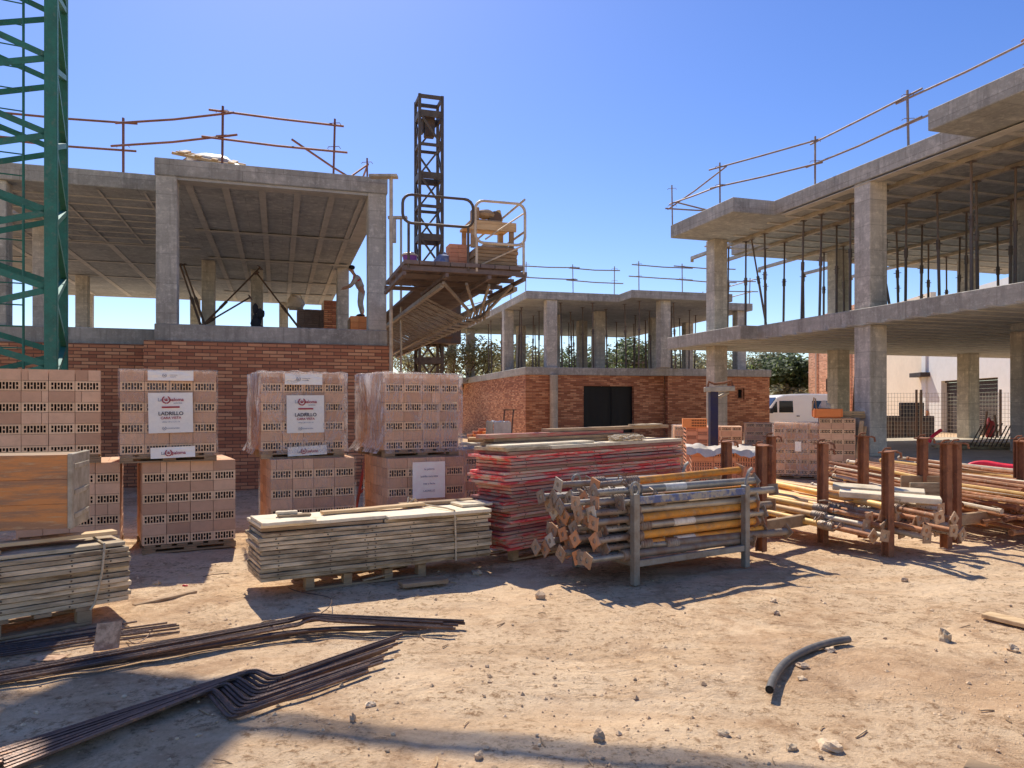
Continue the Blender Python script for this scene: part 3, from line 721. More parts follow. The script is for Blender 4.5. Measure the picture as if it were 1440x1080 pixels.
for x0, y0, x1, y1 in ((-hw, -hw, hw, -hw), (hw, -hw, hw, hw), (hw, hw, -hw, hw), (-hw, hw, -hw, -hw)): mb.bar((x0, y0, zt - .05), (x1, y1, zt - .05), .05, .09)
mb.build('mast_lattice', M['mast'], mc)
mb = MB(); mb.box(-.12, .14, -.12, .1, zt - .98, zt - .38); mb.box(-.18, -.14, -.1, .12, zt - .9, zt - .5); mb.build('mast_box', M['dark_steel'], mc, bevel=.02)
mb = MB(); mb.box(-.1, .72, -.55, -.36, 3.05, 4.4); mb.box(-.38, .6, .36, .55, 3.05, 4.3); mb.box(.5, .74, -.35, .35, 3.1, 4.25); mb.box(-.46, -.40, -.35, .35, 3.0, 3.9); mb.box(-.3, .5, -.62, -.553, 3.2, 3.5)
mb.build('drive_unit', M['dark_steel'], mc, bevel=.015)
mb = MB(); mb.box(-.7, .7, -.7, .7, 0, .15); mb.build('mast_base', M['dark_steel'], mc)
DZ = 3.44
# decks: long strip beside the building, wide bay at the near end
mb = MB()
for k in range(28):
    y0 = -7.08 + k * .34; mb.box(-1.55, -.42, y0, y0 + .325, DZ - .05, DZ, val=U(0, 1))
mb.build('deck', M['deck_wood'], mc)
mb = MB()
for k in range(8):
    x0 = -2.08 + k * .21; mb.box(x0, x0 + .198, -8.95, -7.1, DZ - .05, DZ + U(-.004, .004), val=U(0, 1))
mb.build('deck', M['deck_wood'], mc)
mb = MB()
for y in (-8.9, -8.3, -7.7, -7.15): mb.bar((-2.1, y, DZ - .10), (-.35, y, DZ - .10), .045, .06)
for x in (-2.08, -1.5, -.9, -.4): mb.bar((x, -8.95, DZ - .175), (x, -7.1, DZ - .175), .045, .05)
mb.build('deck_joist', M['deck_wood'], mc)
mb = MB(); tops = (-1.5, -.42); zb = DZ - .56; xb = -.62
for x in tops: mb.bar((x, -8.6, DZ - .26), (x, 2.4, DZ - .26), .06, .06)
mb.bar((xb - .15, -7.3, zb + .1), (xb - .15, 2.4, zb), .07, .07); mb.bar((xb + .15, -7.3, zb + .1), (xb + .15, 2.4, zb), .07, .07)
for k in range(21):
    y0 = -7.3 + k * .45; y1 = y0 + .225; y2 = y0 + .45
    for x, q in ((tops[0], xb - .15), (tops[1], xb + .15)):
        mb.bar((x, y0, DZ - .26), (q, y1, zb + .02), .028, .028); mb.bar((q, y1, zb + .02), (x, y2, DZ - .26), .028, .028); mb.bar((x, y1, DZ - .26), (q, y2, zb + .02), .022, .022)
    mb.bar((xb - .15, y1, zb + .02), (xb + .15, y2, zb + .02), .03, .03)
for s in (0, .3, .6, .9): mb.bar((tops[0] + s * 1.1, -8.7, DZ - .24), (xb - .1 + s * .25, -7.2, zb + .1), .035, .035)
mb.build('truss', M['truss'], mc)
def loop_rail(x0, x1, y, z0, z1, r=.022, rad=.12):
    pts = []
    for cx_, cz_, a0 in ((x1 - rad, z1 - rad, 90), (x1 - rad, z0 + rad, 0), (x0 + rad, z0 + rad, -90), (x0 + rad, z1 - rad, -180)):
        for k in range(5):
            a = R(a0 - k * 22.5); pts.append((cx_ + rad * math.cos(a), y, cz_ + rad * math.sin(a)))
    pts.append(pts[0]); return pts
mb = MB(); mb.path(loop_rail(-2.1, -1.13, -8.92, DZ + .50, DZ + .88), .02, 6)
for x in (-2.02, -1.2): mb.tube((x, -8.92, DZ - .1), (x, -8.92, DZ + .52), .018, 6)
mb.build('guard_frame', M['mast'], mc, smooth=True)
mb = MB(); pts = loop_rail(-1.1, -.38, -8.92, DZ + .30, DZ + .88); mb.path(pts, .02, 6)
for x in (-1.08, -.4): mb.tube((x, -8.92, DZ - .1), (x, -8.92, DZ + .34), .018, 6)
mb.tube((-.4, -8.92, DZ + .75), (-.9, -8.7, DZ + .4), .012, 5); mb.tube((-.4, -8.92, DZ + .3), (-1.0, -8.7, DZ + .02), .012, 5)
mb.build('guard_frame', M['galv_pale'], mc, smooth=True)
mb = MB()
for z in (DZ + .5, DZ + .95): mb.tube((-.38, -8.9, z), (-.38, -5.5, z), .018, 6)
for y in (-7.6, -6.3, -5.5): mb.tube((-.38, y, DZ), (-.38, y, DZ + .95), .018, 6)
mb.build('guard_frame', M['galv'], mc, smooth=True)
# things standing on the platform
lm = lambda x, y, z: LW(MO, T17, x, y, z)
t = thing('work_table', 'rough timber work table at the near end of the lifted platform', 'table', lm(-.72, -8.35, DZ + .30), T17)
mb = MB(); mb.box(-.38, .30, -.3, .35, .34, .375); mb.box(-.38, .30, -.30, -.265, .25, .338); mb.build('table_top', M['timber'], t)
for x, y in ((-.33, -.25), (.24, -.25), (-.33, .28), (.24, .28)):
    mb = MB(); mb.box(x - .03, x + .03, y - .03, y + .03, 0, .338); mb.build('leg', M['timber_old'], t)
t = thing('block_saw', 'dusty masonry saw with raised yellow guard on the platform table', 'saw', lm(-.78, -8.35, DZ + .675), T17)
mb = MB(); mb.box(-.22, .18, -.15, .15, .02, .06); mb.box(-.22, -.14, -.12, .12, .06, .24); mb.blob((-.02, 0, .17), .16, .1, .07, 2, .1, 10, 6); mb.build('saw_body', M['timber_old'], t, bevel=.01)
mb = MB(); mb.prism([(.06, 0), (.2, 0), (.24, .1), (.2, .25), (.14, .24)], -.04, .04, Matrix.Rotation(R(90), 4, 'X')); mb.build('blade_guard', M['yellow_saw'], t, bevel=.01)
mb = MB(); mb.tube((.12, -.05, .12), (.12, .05, .12), .1, 14); mb.build('motor', M['dark_steel'], t, smooth=True)
mb = MB()
for k in range(6):
    z = DZ + .002 + k * .05; mb.box(-1.05 + U(-.03, .03), -.42 + U(-.02, .03), -8.75 + U(0, .03), -7.6, z, z + .046, val=U(0, 1))
o = tag(mb.build('plank_stack', M['timber_old'], bevel=.005), 'low stack of rough planks under the table on the lifted platform', 'plank stack'); o.location = MO; o.rotation_euler = (0, 0, T17)
mb = MB()
for j in range(6):
    for i in range(2):
        for q in range(2): mb.box(-.13 + i * .128, -.005 + i * .128, -.13 + q * .128, -.005 + q * .128, j * .062, j * .062 + .058, val=U(0, 1))
o = tag(mb.build('brick_stack', M['clay_red']), 'small upright stack of red bricks on the platform beside a blue sack', 'brick stack'); o.location = lm(-1.22, -8.3, DZ); o.rotation_euler = (0, 0, T17)
mb = MB(); mb.blob((0, 0, .1), .13, .12, .13, 5, .4, 12, 8, flat=-.1); mb.path([(0, 0, .2), (.02, 0, .26), (.05, .01, .24)], .02, 6)
o = tag(mb.build('sack', M['blue_bag'], smooth=True), 'blue speckled sack on the lifted platform beside the small brick stack', 'sack'); o.location = lm(-1.42, -8.3, DZ)
for dx, lab in ((-.62, 'pale sack of mortar lying on the platform planks, left one'), (-.5, 'pale sack of mortar lying on the platform planks, right one')):
    mb = MB(); mb.blob((0, 0, .05), .16, .13, .07, int(dx * 100), .3, 12, 7)
    o = tag(mb.build('sack', M['galv_pale'], smooth=True), lab, 'sack', 'mortar sacks on the platform'); o.location = lm(dx - .1, -8.45 - dx * .2, DZ + .31)
t = thing('bucket', 'purple and white bucket at the left end of the platform', 'bucket', lm(-1.95, -8.6, DZ), T17)
mb = MB(); mb.tube((0, 0, 0), (0, 0, .12), .08, 14, .1); mb.build('tub', M['purple'], t, smooth=True)
mb = MB(); mb.tube((0, 0, .12), (0, 0, .135), .112, 14); mb.path([(-.1, 0, .12), (-.06, 0, .17), (.06, 0, .17), (.1, 0, .12)], .006, 5); mb.blob((0, 0, .14), .09, .08, .035, 2, .3); mb.build('lid', M['white_plastic'], t, smooth=True)
# scaffold tubes by the corner
for px, y0, y1, Y, lab, top in [(550, 250, 525, 13.7, 'tall dusty scaffold tube at the right corner of the left building', True), (564, 308, 525, 14.2, 'thinner scaffold tube right of the corner tube, beneath the platform', False)]:
    a = PT(px, y1, Y); b = PT(px, y0, Y); a.z = 0
    t = thing('scaffold_tube', lab, 'scaffold tube', a)
    mb = MB(); mb.tube((0, 0, 0), (0, 0, b.z), .034 if top else .022, 8); mb.build('tube', M['galv_pale' if top else 'galv'], t, smooth=True)
    mb = MB()
    if top: mb.box(-.40, .12, -.09, .1, b.z + .002, b.z + .05)
    else: mb.box(-.25, .12, -.05, .05, b.z + .002, b.z + .05); mb.box(-.22, -.10, -.06, .06, b.z - .45, b.z - .002)
    mb.build('head_board', M['concrete'], t, bevel=.006)

# ============================================================ TREES
def tree(label, px, Y, top, wid, leaf, dens, bare=0.0, seed=1, base=0.0, bark='bark', lsz=.16):
    rs = random.Random(seed); x = (px - CX) / F * Y; H = EYE + (HY - top) / F * Y
    t = thing('tree', label, 'tree', (x, Y, base), 0); W = wid / F * Y / 2
    mb = MB(); tips = []
    mb.path([(0, 0, 0), (.05, .02, H * .2), (0, .05, H * .38)], H * .028, 8, r2=H * .018)
    def limb(p, d, L, r, lev):
        q = p + d * L; m_ = (p + q) / 2 + Vector((rs.uniform(-1, 1), rs.uniform(-1, 1), rs.uniform(0, 1))) * L * .08
        mb.path([p, m_, q], r, 5 if lev < 2 else 3, r2=r * .5)
        if lev >= 3: tips.append(q); return
        if lev >= 1: tips.append(m_)
        for k in range(4 if lev == 0 else 3):
            a = rs.uniform(0, 6.28); sp = rs.uniform(.35, .9)
            dd = (d + Vector((math.cos(a) * sp * 1.15, math.sin(a) * sp * 1.15, rs.uniform(-.15, .4)))).normalized()
            limb(p + d * L * rs.uniform(.6, 1), dd, L * rs.uniform(.55, .8), r * .55, lev + 1)
    for k in range(6):
        a = k * 1.047 + rs.uniform(-.3, .3); s = rs.uniform(.45, 1.2) * W / (H * .45)
        limb(Vector((0, .05, H * rs.uniform(.22, .38))), Vector((math.cos(a) * s, math.sin(a) * s, 1)).normalized(), H * .27, H * .012, 0)
    mb.build('trunk', M[bark], t, smooth=True)
    cr = MB(); n = 0
    zs = [q.z for q in tips]; zmax = max(zs); k_ = H / zmax if zmax > 0 else 1
    for q in tips:
        shade = rs.uniform(0, .6)
        for j in range(int(dens * 1.7)):
            if rs.random() < bare: continue
            c = q + Vector((rs.gauss(0, 1), rs.gauss(0, 1), rs.gauss(0, .8))) * H * .05
            if c.z > H * 1.02: continue
            s = lsz * rs.uniform(.6, 1.3); a = Vector((rs.uniform(-1, 1), rs.uniform(-1, 1), rs.uniform(-.6, .6))).normalized(); b = a.orthogonal().normalized()
            cr.add([c - a * s, c + b * s * .45, c + a * s, c - b * s * .45], [(0, 1, 2, 3)], min(1, shade + rs.uniform(0, .5)))
    cr.build('crown', M[leaf], t)
    return t
tree('pale half bare tree with thin twigs left of the platform mast', 588, 38, 462, 120, 'leaf_olive', 5, .45, 11, lsz=.10)
tree('half bare olive tree between the platform mast and the far middle building', 655, 40, 452, 150, 'leaf_olive', 8, .35, 12, lsz=.11)
tree('olive green tree behind the left columns of the far middle building', 722, 45, 462, 150, 'leaf_olive', 9, .25, 13, lsz=.13)
tree('dark green tree behind the middle of the far building', 800, 48, 470, 150, 'leaf_mid', 10, .15, 14, lsz=.15)
tree('dark green tree behind the black opening side of the far building', 870, 47, 466, 140, 'leaf_mid', 11, .15, 15, lsz=.15)
tree('mid green tree behind the right columns of the far building', 945, 48, 470, 150, 'leaf_olive', 10, .15, 16, lsz=.15)
tree('half bare pale tree seen under the right hand building far corner', 1045, 46, 468, 130, 'leaf_olive', 8, .3, 17, lsz=.12)
tree('dense dark green tree behind the white van', 1107, 44, 478, 130, 'leaf_dark', 26, 0, 18, lsz=.17)
tree('low yellow green bush below the dense dark tree behind the van', 1115, 41, 535, 90, 'leaf_olive', 12, 0, 19, lsz=.13)

# ============================================================ FAR RIGHT BUILDINGS, FENCE, VAN
def facing(name, label, cat, near, far): 
    near = Vector((*near, 0)); far = Vector((*far, 0)); d = near - far
    return thing(name, label, cat, far, math.atan2(d.y, d.x)), d.length
fb, L = facing('brick_house', 'far orange brick house with a drain pipe seen behind the white van', 'house', (15.8, 33.5), (16.14, 40.25))
H1 = EYE + 84 / F * 38
mb = MB(); mb.box(0, L, 0, .3, -.1, H1 + 1.6); mb.build('brick_wall', M['brick_c'], fb)
mb = MB(); mb.box(-1.2, -.003, .4, .8, -.1, EYE + 48 / F * 39); mb.build('brick_wall', M['brick_c'], fb)
mb = MB(); mb.box(-1.25, .0, .35, .85, EYE + 48 / F * 39 + .002, EYE + 48 / F * 39 + .08); mb.build('wall_coping', M['plaster_white'], fb)
for x in (1.3, 5.6):
    mb = MB(); mb.tube((x, -.06, 0), (x, -.06, H1 + 1.5), .05, 8); mb.build('drain_pipe', M['plaster_cream'], fb, smooth=True)
mb = MB()
for k in range(8): mb.box(2.6 + k * .13, 2.64 + k * .13, -.03, -.004, 2.2, 2.85)
mb.build('window_grille', M['shutter'], fb)
ch, L = facing('rendered_house', 'cream rendered house wall with a small dark canopy, left of the white garage block', 'house', (24.0, 42.4), (24.6, 48.4))
mb = MB(); mb.box(-1.2, L, 0, .3, -.1, 8); mb.build('wall', M['plaster_cream'], ch)
mb = MB(); mb.box(L - 1.5, L, -.55, -.003, 3.15, 3.4); mb.build('canopy', M['shutter'], ch, bevel=.01)
mb = MB(); mb.box(L - .55, L - .3, -.02, -.004, 2.15, 2.5); mb.build('wall_plate', M['timber'], ch)
mb = MB(); mb.box(L - .4, L - .15, -.12, -.004, .95, 1.2); mb.blob((L - .28, -.1, .9), .08, .06, .16, 2); mb.build('wall_lamp', M['rust'], ch)
gw, L = facing('garage_block', 'bright white rendered block with a dark garage opening at the far right', 'house', (23.0, 32.5), (24.0, 42.75))
rel = lambda px: None
mb = MB(); o0, o1 = 1.68, 7.34
mb.box(0, o0, 0, .4, -.1, 7.5); mb.box(o1, L + 3, 0, .4, -.1, 7.5); mb.box(o0, o1, 0, .4, 2.85, 7.5); mb.build('wall', M['plaster_white'], gw)
mb = MB()
for k in range(14): mb.box(o0, o1, .30, .34, k * .196, k * .196 + .19)
mb.box(o0, o1, .2, .29, 2.75, 2.848); mb.build('shutter_door', M['shutter'], gw)
mb = MB(); mb.box(-.5, -.002, -.1, .5, 0, 7.5); mb.build('corner_pier', M['plaster_white'], gw)
# low dark boxes against the cream wall
t = thing('equipment_box', 'dark equipment cabinet standing in front of the cream wall behind the fence', 'cabinet', (*XY(1282, 31.5), 0), R(-10))
mb = MB(); mb.box(-1.3, .9, 0, .6, 0, 1.05); mb.build('body', M['shutter'], t, bevel=.02)
mb = MB(); mb.box(-.35, .5, 0, .5, 1.052, 1.62); mb.build('upper_box', M['trim'], t, bevel=.02)
mb = MB()
for k in range(4): mb.box(-1.2 + k * .5, -.8 + k * .5, -.02, -.003, .2, .8)
mb.build('door_panel', M['dark_steel'], t)
fn = thing('mesh_fence', 'tall grey wire mesh fence standing behind the right hand building', 'fence', (*XY(1245, 29.5), 0), R(-9))
mb = MB()
for k in range(78): mb.bar((k * .115, 0, .05), (k * .115, 0, 2.0), .009, .009)
for k in range(13): mb.bar((0, -.006, .08 + k * .158), (8.9, -.006, .08 + k * .158), .009, .009)
mb.build('wire_mesh', M['fence'], fn)
for x in (1.15, 1.32, 4.2, 7.0):
    mb = MB(); mb.box(x - .035, x + .035, -.05, .02, 0, 2.12); mb.build('post', M['dark_steel'], fn)

vn = thing('van', 'white panel van with tinted side window parked beyond the brick pallets', 'van', (*XY(1058, 33.0), 0), R(5)); vn.scale = (.82, 1, 1)
prof = [(0.0, .42), (.02, .85), (.25, 1.08), (.85, 1.2), (1.5, 1.86), (1.85, 1.97), (3.2, 2.03), (5.0, 2.0), (5.05, .40), (4.75, .36), (.3, .36)]
mb = MB(); Mx = Matrix.Rotation(R(90), 4, 'X'); n = len(prof)
# side panels lean inward above the belt line
def vx(x, z, s): 
    k = max(0, z - 1.05) * .11
    return Vector((x, .95 - s * (.95 - k), z))
vs = [vx(x, z, 1) for x, z in prof] + [vx(x, z, -1) for x, z in prof]
mb.add(vs, [tuple(range(n)), tuple(reversed(range(n, 2 * n)))] + [((i + 1) % n, i, n + i, n + (i + 1) % n) for i in range(n)])
body = mb.build('body', M['van_white'], vn, bevel=.05)
def side_quad(name, pts, mat, off=.012, parent=vn):
    mb = MB(); a = [vx(x, z, 1) + Vector((0, -off, 0)) for x, z in pts]; b = [p + Vector((0, .01, 0)) for p in a]; k = len(a)
    mb.add(a + b, [tuple(reversed(range(k))), tuple(range(k, 2 * k))] + [(i, (i + 1) % k, k + (i + 1) % k, k + i) for i in range(k)]); return mb.build(name, M[mat], parent)
side_quad('window', [(.98, 1.18), (1.42, 1.18), (1.42, 1.66), (1.38, 1.66)], 'glass_dark'); side_quad('window', [(1.52, 1.18), (2.32, 1.18), (2.32, 1.70), (1.56, 1.70)], 'glass_dark'); side_quad('window', [(3.42, 1.18), (4.6, 1.18), (4.6, 1.70), (3.42, 1.70)], 'glass_dark')
mb = MB(); mb.add([(.90, .16, 1.235), (1.46, .2, 1.845), (1.46, 1.7, 1.845), (.90, 1.74, 1.235)], [(0, 1, 2, 3)]); 
for i in range(4): v = mb.v[i]; mb.v[i] = (v[0] - .012, v[1], v[2] + .012)
mb.build('windscreen', M['glass_dark'], vn)
d = side_quad('door', [(2.42, .5), (3.34, .5), (3.34, 1.84), (2.42, 1.84)], 'van_white', .006); mb = MB(); mb.box(2.5, 2.66, -.035, -.01, 1.0, 1.04); mb.build('handle', M['trim'], d)
side_quad('side_trim', [(.3, .62), (4.9, .62), (4.9, .72), (.3, .72)], 'trim', .02)
mb = MB(); mb.box(.92, 1.05, -.26, -.03, 1.15, 1.38); mb.build('mirror', M['trim'], vn, bevel=.02)
for y in (.12, 1.5): mb = MB(); mb.box(-.01, .14, y, y + .3, .8, .98); mb.build('headlight', M['head'], vn, bevel=.02)
for x in (.95, 4.1):
    for y in (-.01, 1.68):
        mb = MB(); mb.tube((x, y, .33), (x, y + .22, .33), .33, 20); wh = mb.build('wheel', M['rubber'], vn, smooth=True)
        mb = MB(); mb.tube((x, y - .008, .33), (x, y + .03, .33), .2, 14); mb.build('rim', M['galv'], wh, smooth=True)
# ============================================================ BRICK PALLETS
def emblem(parent, c, s, y, mat='ink_red'):
    # ring of two leafy arcs, open at the top, with a small figure in the middle
    mb = MB()
    for sgn in (-1, 1):
        for k in range(7):
            a = R(-90 + sgn * (14 + k * 21)); p = Vector((c[0] + math.cos(a) * s, 0, c[1] + math.sin(a) * s)); tg = Vector((-math.sin(a), 0, math.cos(a))) * sgn; nr = Vector((math.cos(a), 0, math.sin(a)))
            q = [p - tg * s * .30, p + nr * s * .22, p + tg * s * .34, p - nr * s * .22]
            mb.add([(v.x, y, v.z) for v in q], [(0, 1, 2, 3)] if sgn > 0 else [(3, 2, 1, 0)])
    for pts in ([(-.45, -.35), (.45, -.35), (.25, .1), (-.25, .1)], [(-.2, .15), (.2, .15), (0, .62)], [(-.62, .0), (-.3, .1), (-.5, .5)], [(.62, .0), (.5, .5), (.3, .1)]):
        mb.add([(c[0] + a * s, y, c[1] + b * s) for a, b in pts], [tuple(range(len(pts)))])
    return mb.build('emblem', M[mat], parent)
def lettering(parent, txt, x, z, size, y, mat, align='CENTER', tilt=0.0):
    cu = bpy.data.curves.new('lettering', 'FONT'); cu.body = txt; cu.size = size; cu.align_x = align; cu.offset = size * .018
    tmp = bpy.data.objects.new('lettering', cu); C.objects.link(tmp)
    me = bpy.data.meshes.new_from_object(tmp.evaluated_get(bpy.context.evaluated_depsgraph_get())); bpy.data.objects.remove(tmp)
    me.materials.clear(); me.materials.append(M[mat])
    o = bpy.data.objects.new('lettering', me); C.objects.link(o); o.parent = parent; o.location = (x, y, z); o.rotation_euler = (R(90), tilt, 0)
    return o
def sheet(parent, x, z, w, h, kind, y=-.03, tilt=0.0):
    mb = MB(); mb.grid(lambda u, v: ((u - .5) * w, -.004 + .006 * noise.noise(Vector((u * 4 + x * 9, v * 4, z * 5))), (v - .5) * h), 8, 8)
    s = mb.build('label_sheet', M['paper'], parent); s.location = (x, y, z); s.rotation_euler = (0, tilt, 0)
    yy = -.013
    if kind == 'full':
        lettering(s, 'La', -w * .235, h * .29, h * .115, yy, 'ink_grey'); emblem(s, (-w * .10, h * .325), h * .085, yy); lettering(s, 'paloma', w * .13, h * .29, h * .115, yy, 'ink_red')
        lettering(s, 'cerámicas', w * .16, h * .225, h * .05, yy, 'ink_grey')
        mb = MB(); mb.box(-w * .2, w * .2, yy - .001, yy, h * .12, h * .16); mb.build('lettering', M['ink_red'], s)
        lettering(s, 'LADRILLO', 0, -h * .06, h * .125, yy, 'ink_dark'); lettering(s, 'CARA VISTA', 0, -h * .155, h * .085, yy, 'ink_red')
        lettering(s, 'clinker 24 x 11,5 x 10', 0, -h * .24, h * .045, yy, 'ink_grey'); lettering(s, 'construcción', w * .05, -h * .40, h * .055, yy, 'ink_grey'); emblem(s, (-w * .15, -h * .385), h * .04, yy, 'ink_grey')
    elif kind == 'strip':
        lettering(s, 'La', -w * .22, -h * .18, h * .4, yy, 'ink_grey'); emblem(s, (-w * .1, -h * .02), h * .27, yy); lettering(s, 'paloma', w * .13, -h * .18, h * .4, yy, 'ink_red')
    elif kind == 'top':
        emblem(s, (-w * .14, 0), h * .17, yy, 'ink_grey'); lettering(s, 'construcción', w * .06, h * .02, h * .14, yy, 'ink_grey'); lettering(s, 'sostenible', w * .05, -h * .16, h * .14, yy, 'ink_grey')
    elif kind == 'lines':
        for k, t_ in enumerate(('La paloma', 'ladrillo cara vista', 'lote y fecha', 'LADRILLO')): lettering(s, t_, 0, h * (.28 - k * .2), h * .075, yy, 'ink_grey')
    return s
BW, HR, SR = .24, .10, .11
def holed_face(mb, x0, z0, w, h, y, val):
    # brick end with seven columns of holes sunk into it: pairs of small holes and single tall ones
    bx = .016; bz = .016; cols = 7; pw = (w - 2 * bx) / cols
    xs = [x0, x0 + w]; 
    for k in range(cols):
        a = x0 + bx + k * pw + pw * .17; b = a + pw * .66; xs += [a, b]
    xs = sorted(xs)
    zs = [z0, z0 + bz, z0 + h * .44, z0 + h * .56, z0 + h - bz, z0 + h]
    for i in range(len(xs) - 1):
        hole_col = i % 2 == 1; k = i // 2
        for j in range(5):
            tall = k in (1, 3, 5)
            hole = hole_col and (j in (1, 3) or (j == 2 and tall))
            if hole:
                a, b, c, d = xs[i], xs[i + 1], zs[j], zs[j + 1]; dp = y + .06
                mb.add([(a, dp, c), (b, dp, c), (b, dp, d), (a, dp, d)], [(0, 1, 2, 3)], 0, 2)
                mb.add([(a, y, c), (a, dp, c), (a, dp, d), (a, y, d)], [(0, 1, 2, 3)], 0, 2); mb.add([(b, dp, c), (b, y, c), (b, y, d), (b, dp, d)], [(0, 1, 2, 3)], 0, 2)
                if j == 1 or j == 3 and not tall: mb.add([(a, y, c), (b, y, c), (b, dp, c), (a, dp, c)], [(0, 1, 2, 3)], 0, 2)
                if j == 3 or j == 1 and not tall: mb.add([(a, dp, d), (b, dp, d), (b, y, d), (a, y, d)], [(0, 1, 2, 3)], 0, 2)
            else:
                mb.add([(xs[i], y, zs[j]), (xs[i + 1], y, zs[j]), (xs[i + 1], y, zs[j + 1]), (xs[i], y, zs[j + 1])], [(0, 1, 2, 3)], val, 1)
def brick_pallet(label, px, Y, z, rot, rows=8, cols=4, depth=.97, sheets=(), wrap=None, loose=.0, group=None, hb=HR, sb=SR, seed=0, BW=.2225):
    rs = random.Random(seed); depth = depth * .93; W = cols * BW + .004
    x, y = XY(px, Y)
    t = thing('brick_pallet', label, 'brick pallet', (x, y, z), rot, group)
    base = .085
    mb = MB()
    for k in range(7): mb.box(.02 + k * .15, .12 + k * .15, .0, depth, base - .022, base - .002, val=rs.random()) if .12 + k * .15 < W + .05 else None
    for yy in (.0, depth / 2 - .05, depth - .1):
        mb.box(0.0, W, yy, yy + .1, base - .042, base - .024)
        for xx in (0.0, W / 2 - .06, W - .12): mb.box(xx, xx + .12, yy, yy + .1, .018, base - .044)
        mb.box(0.0, W, yy, yy + .1, 0.0, .016)
    mb.build('wooden_pallet', M['timber_old'], t)
    mb = MB(); zz = base
    for r in range(rows):
        hol = (r % 2 == 0); h = hb if hol else sb
        for c in range(cols):
            g = .0022; x0 = c * BW + g + rs.uniform(-.0015, .0015); x1 = (c + 1) * BW - g; y0 = rs.uniform(0, .006); v = rs.random()
            if hol:
                holed_face(mb, x0, zz + .0015, x1 - x0, h - .003, y0, v)
                mb.add([(x0, y0, zz + .0015), (x1, y0, zz + .0015), (x1, .2, zz + .0015), (x0, .2, zz + .0015), (x0, y0, zz + h - .0015), (x1, y0, zz + h - .0015), (x1, .2, zz + h - .0015), (x0, .2, zz + h - .0015)], [(0, 3, 2, 1), (4, 5, 6, 7), (1, 2, 6, 5), (3, 0, 4, 7)], v, 0)
            else:
                if rs.random() < .12:
                    m_ = x0 + (x1 - x0) * rs.choice((.25, .5, .75)); mb.box(x0, m_ - .002, y0, .2, zz + .0015, zz + h - .0015, v); mb.box(m_ + .002, x1, y0 - .001, .2, zz + .0015, zz + h - .0015, rs.choice((rs.random(), 1.6)))
                else: mb.box(x0, x1, y0, .2, zz + .0015, zz + h - .0015, v)
        # the rest of the layer: blocks round the sides and a core
        for k in range(3):
            ya = .203 + k * (depth - .203) / 3; yb = .203 + (k + 1) * (depth - .203) / 3 - .004
            mb.box(.002 + rs.uniform(0, .004), .12, ya, yb, zz + .0015, zz + h - .0015, rs.random()); mb.box(W - .12, W - .002 - rs.uniform(0, .004), ya, yb, zz + .0015, zz + h - .0015, rs.random())
        mb.box(.123, W - .123, .205, depth - .002, zz + .002, zz + h - .002, rs.random())
        zz += h
    mb.build('bricks', [M['clay'], M['clay_face'], M['hole_shade']], t)
    top = zz; t['top'] = 0
    if wrap:
        o = .012 + loose * .015
        def ring(u, v):
            # u runs round the pallet, v from bottom to just over the top edge
            per = [(-o, -o), (W + o, -o), (W + o, depth + o), (-o, depth + o)]
            q = (u % 1.0) * 4; i = int(q) % 4; f = q - int(q); a = per[i]; b = per[(i + 1) % 4]
            x_ = a[0] + (b[0] - a[0]) * f; y_ = a[1] + (b[1] - a[1]) * f
            nx_, ny_ = ((0, -1), (1, 0), (0, 1), (-1, 0))[i]
            fl = .004 + loose * (.035 if i == 3 else .006) * max(0, noise.noise(Vector((f * 5 + i * 9 + seed, v * 2.5, seed)))) + .006 * noise.noise(Vector((f * 22 + i * 5, v * 5, seed)))
            fl = abs(fl) * math.sin(math.pi * min(1, f * 12)) if f < .08 else (abs(fl) * math.sin(math.pi * min(1, (1 - f) * 12)) if f > .92 else abs(fl))
            sk = (loose if i != 1 else .2) * .05 * max(0, .12 - v) / .12 * (1 + noise.noise(Vector((f * 9 + i * 3, 0, seed))))
            z_ = base - .03 + v * (top - base + .04)
            return (x_ + nx_ * (fl + sk), y_ + ny_ * (fl + sk), z_)
        mb = MB()
        for q_ in range(4): mb.grid(lambda u, v: ring(min(q_ / 4 + u * .24999, .99999), v), 24, 24, 0, q_ % 2)
        mb.grid(lambda u, v: (-o + u * (W + 2 * o), -o + v * (depth + 2 * o), top + .010 + .014 * abs(noise.noise(Vector((u * 6, v * 6, seed)))) * (1 + loose)), 16, 16)
        mb.build('stretch_wrap', [M[wrap], M['wrap_side' if loose > 1 else wrap]], t, smooth=True)
    for s in sheets: sheet(t, *s)
    return t
t12 = R(12)
gP = None
# lower row first, upper row stands on it
brick_pallet('lower brick pallet at far left, half hidden behind the orange plywood box', 22, 7.12, 0, R(26), sheets=(), seed=1, wrap=None)
brick_pallet('wide upper brick pallet at the far left edge, without a paper label', -10, 6.98, .925, R(29), seed=2, rows=8)
brick_pallet('lower bare brick pallet left of the middle board pile, seen down to the ground', 200, 7.42, 0, R(30), seed=3)
brick_pallet('upper brick pallet with white paper label in tight plastic, second from the left', 168, 7.3, .925, R(26), seed=4, wrap='wrap',
             sheets=((.46, .50, .41, .405, 'full', -.03, R(-1)), (.48, .10, .41, .11, 'strip', -.035, R(-1.5)), (.46, .875, .42, .10, 'top', -.03)))
brick_pallet('lower brick pallet behind the pale board pile, under the labelled plastic wrapped pallet', 381, 7.8, 0, R(26), seed=5, wrap='wrap')
brick_pallet('upper brick pallet with white paper label and crumpled plastic on its left side', 367, 7.9, .925, R(26), seed=6, wrap='wrap_thick', loose=1.2,
             sheets=((.46, .48, .40, .41, 'full', -.035, R(-.5)), (.48, .08, .42, .10, 'strip', -.035, R(-2)), (.44, .86, .40, .12, 'top', -.035)))
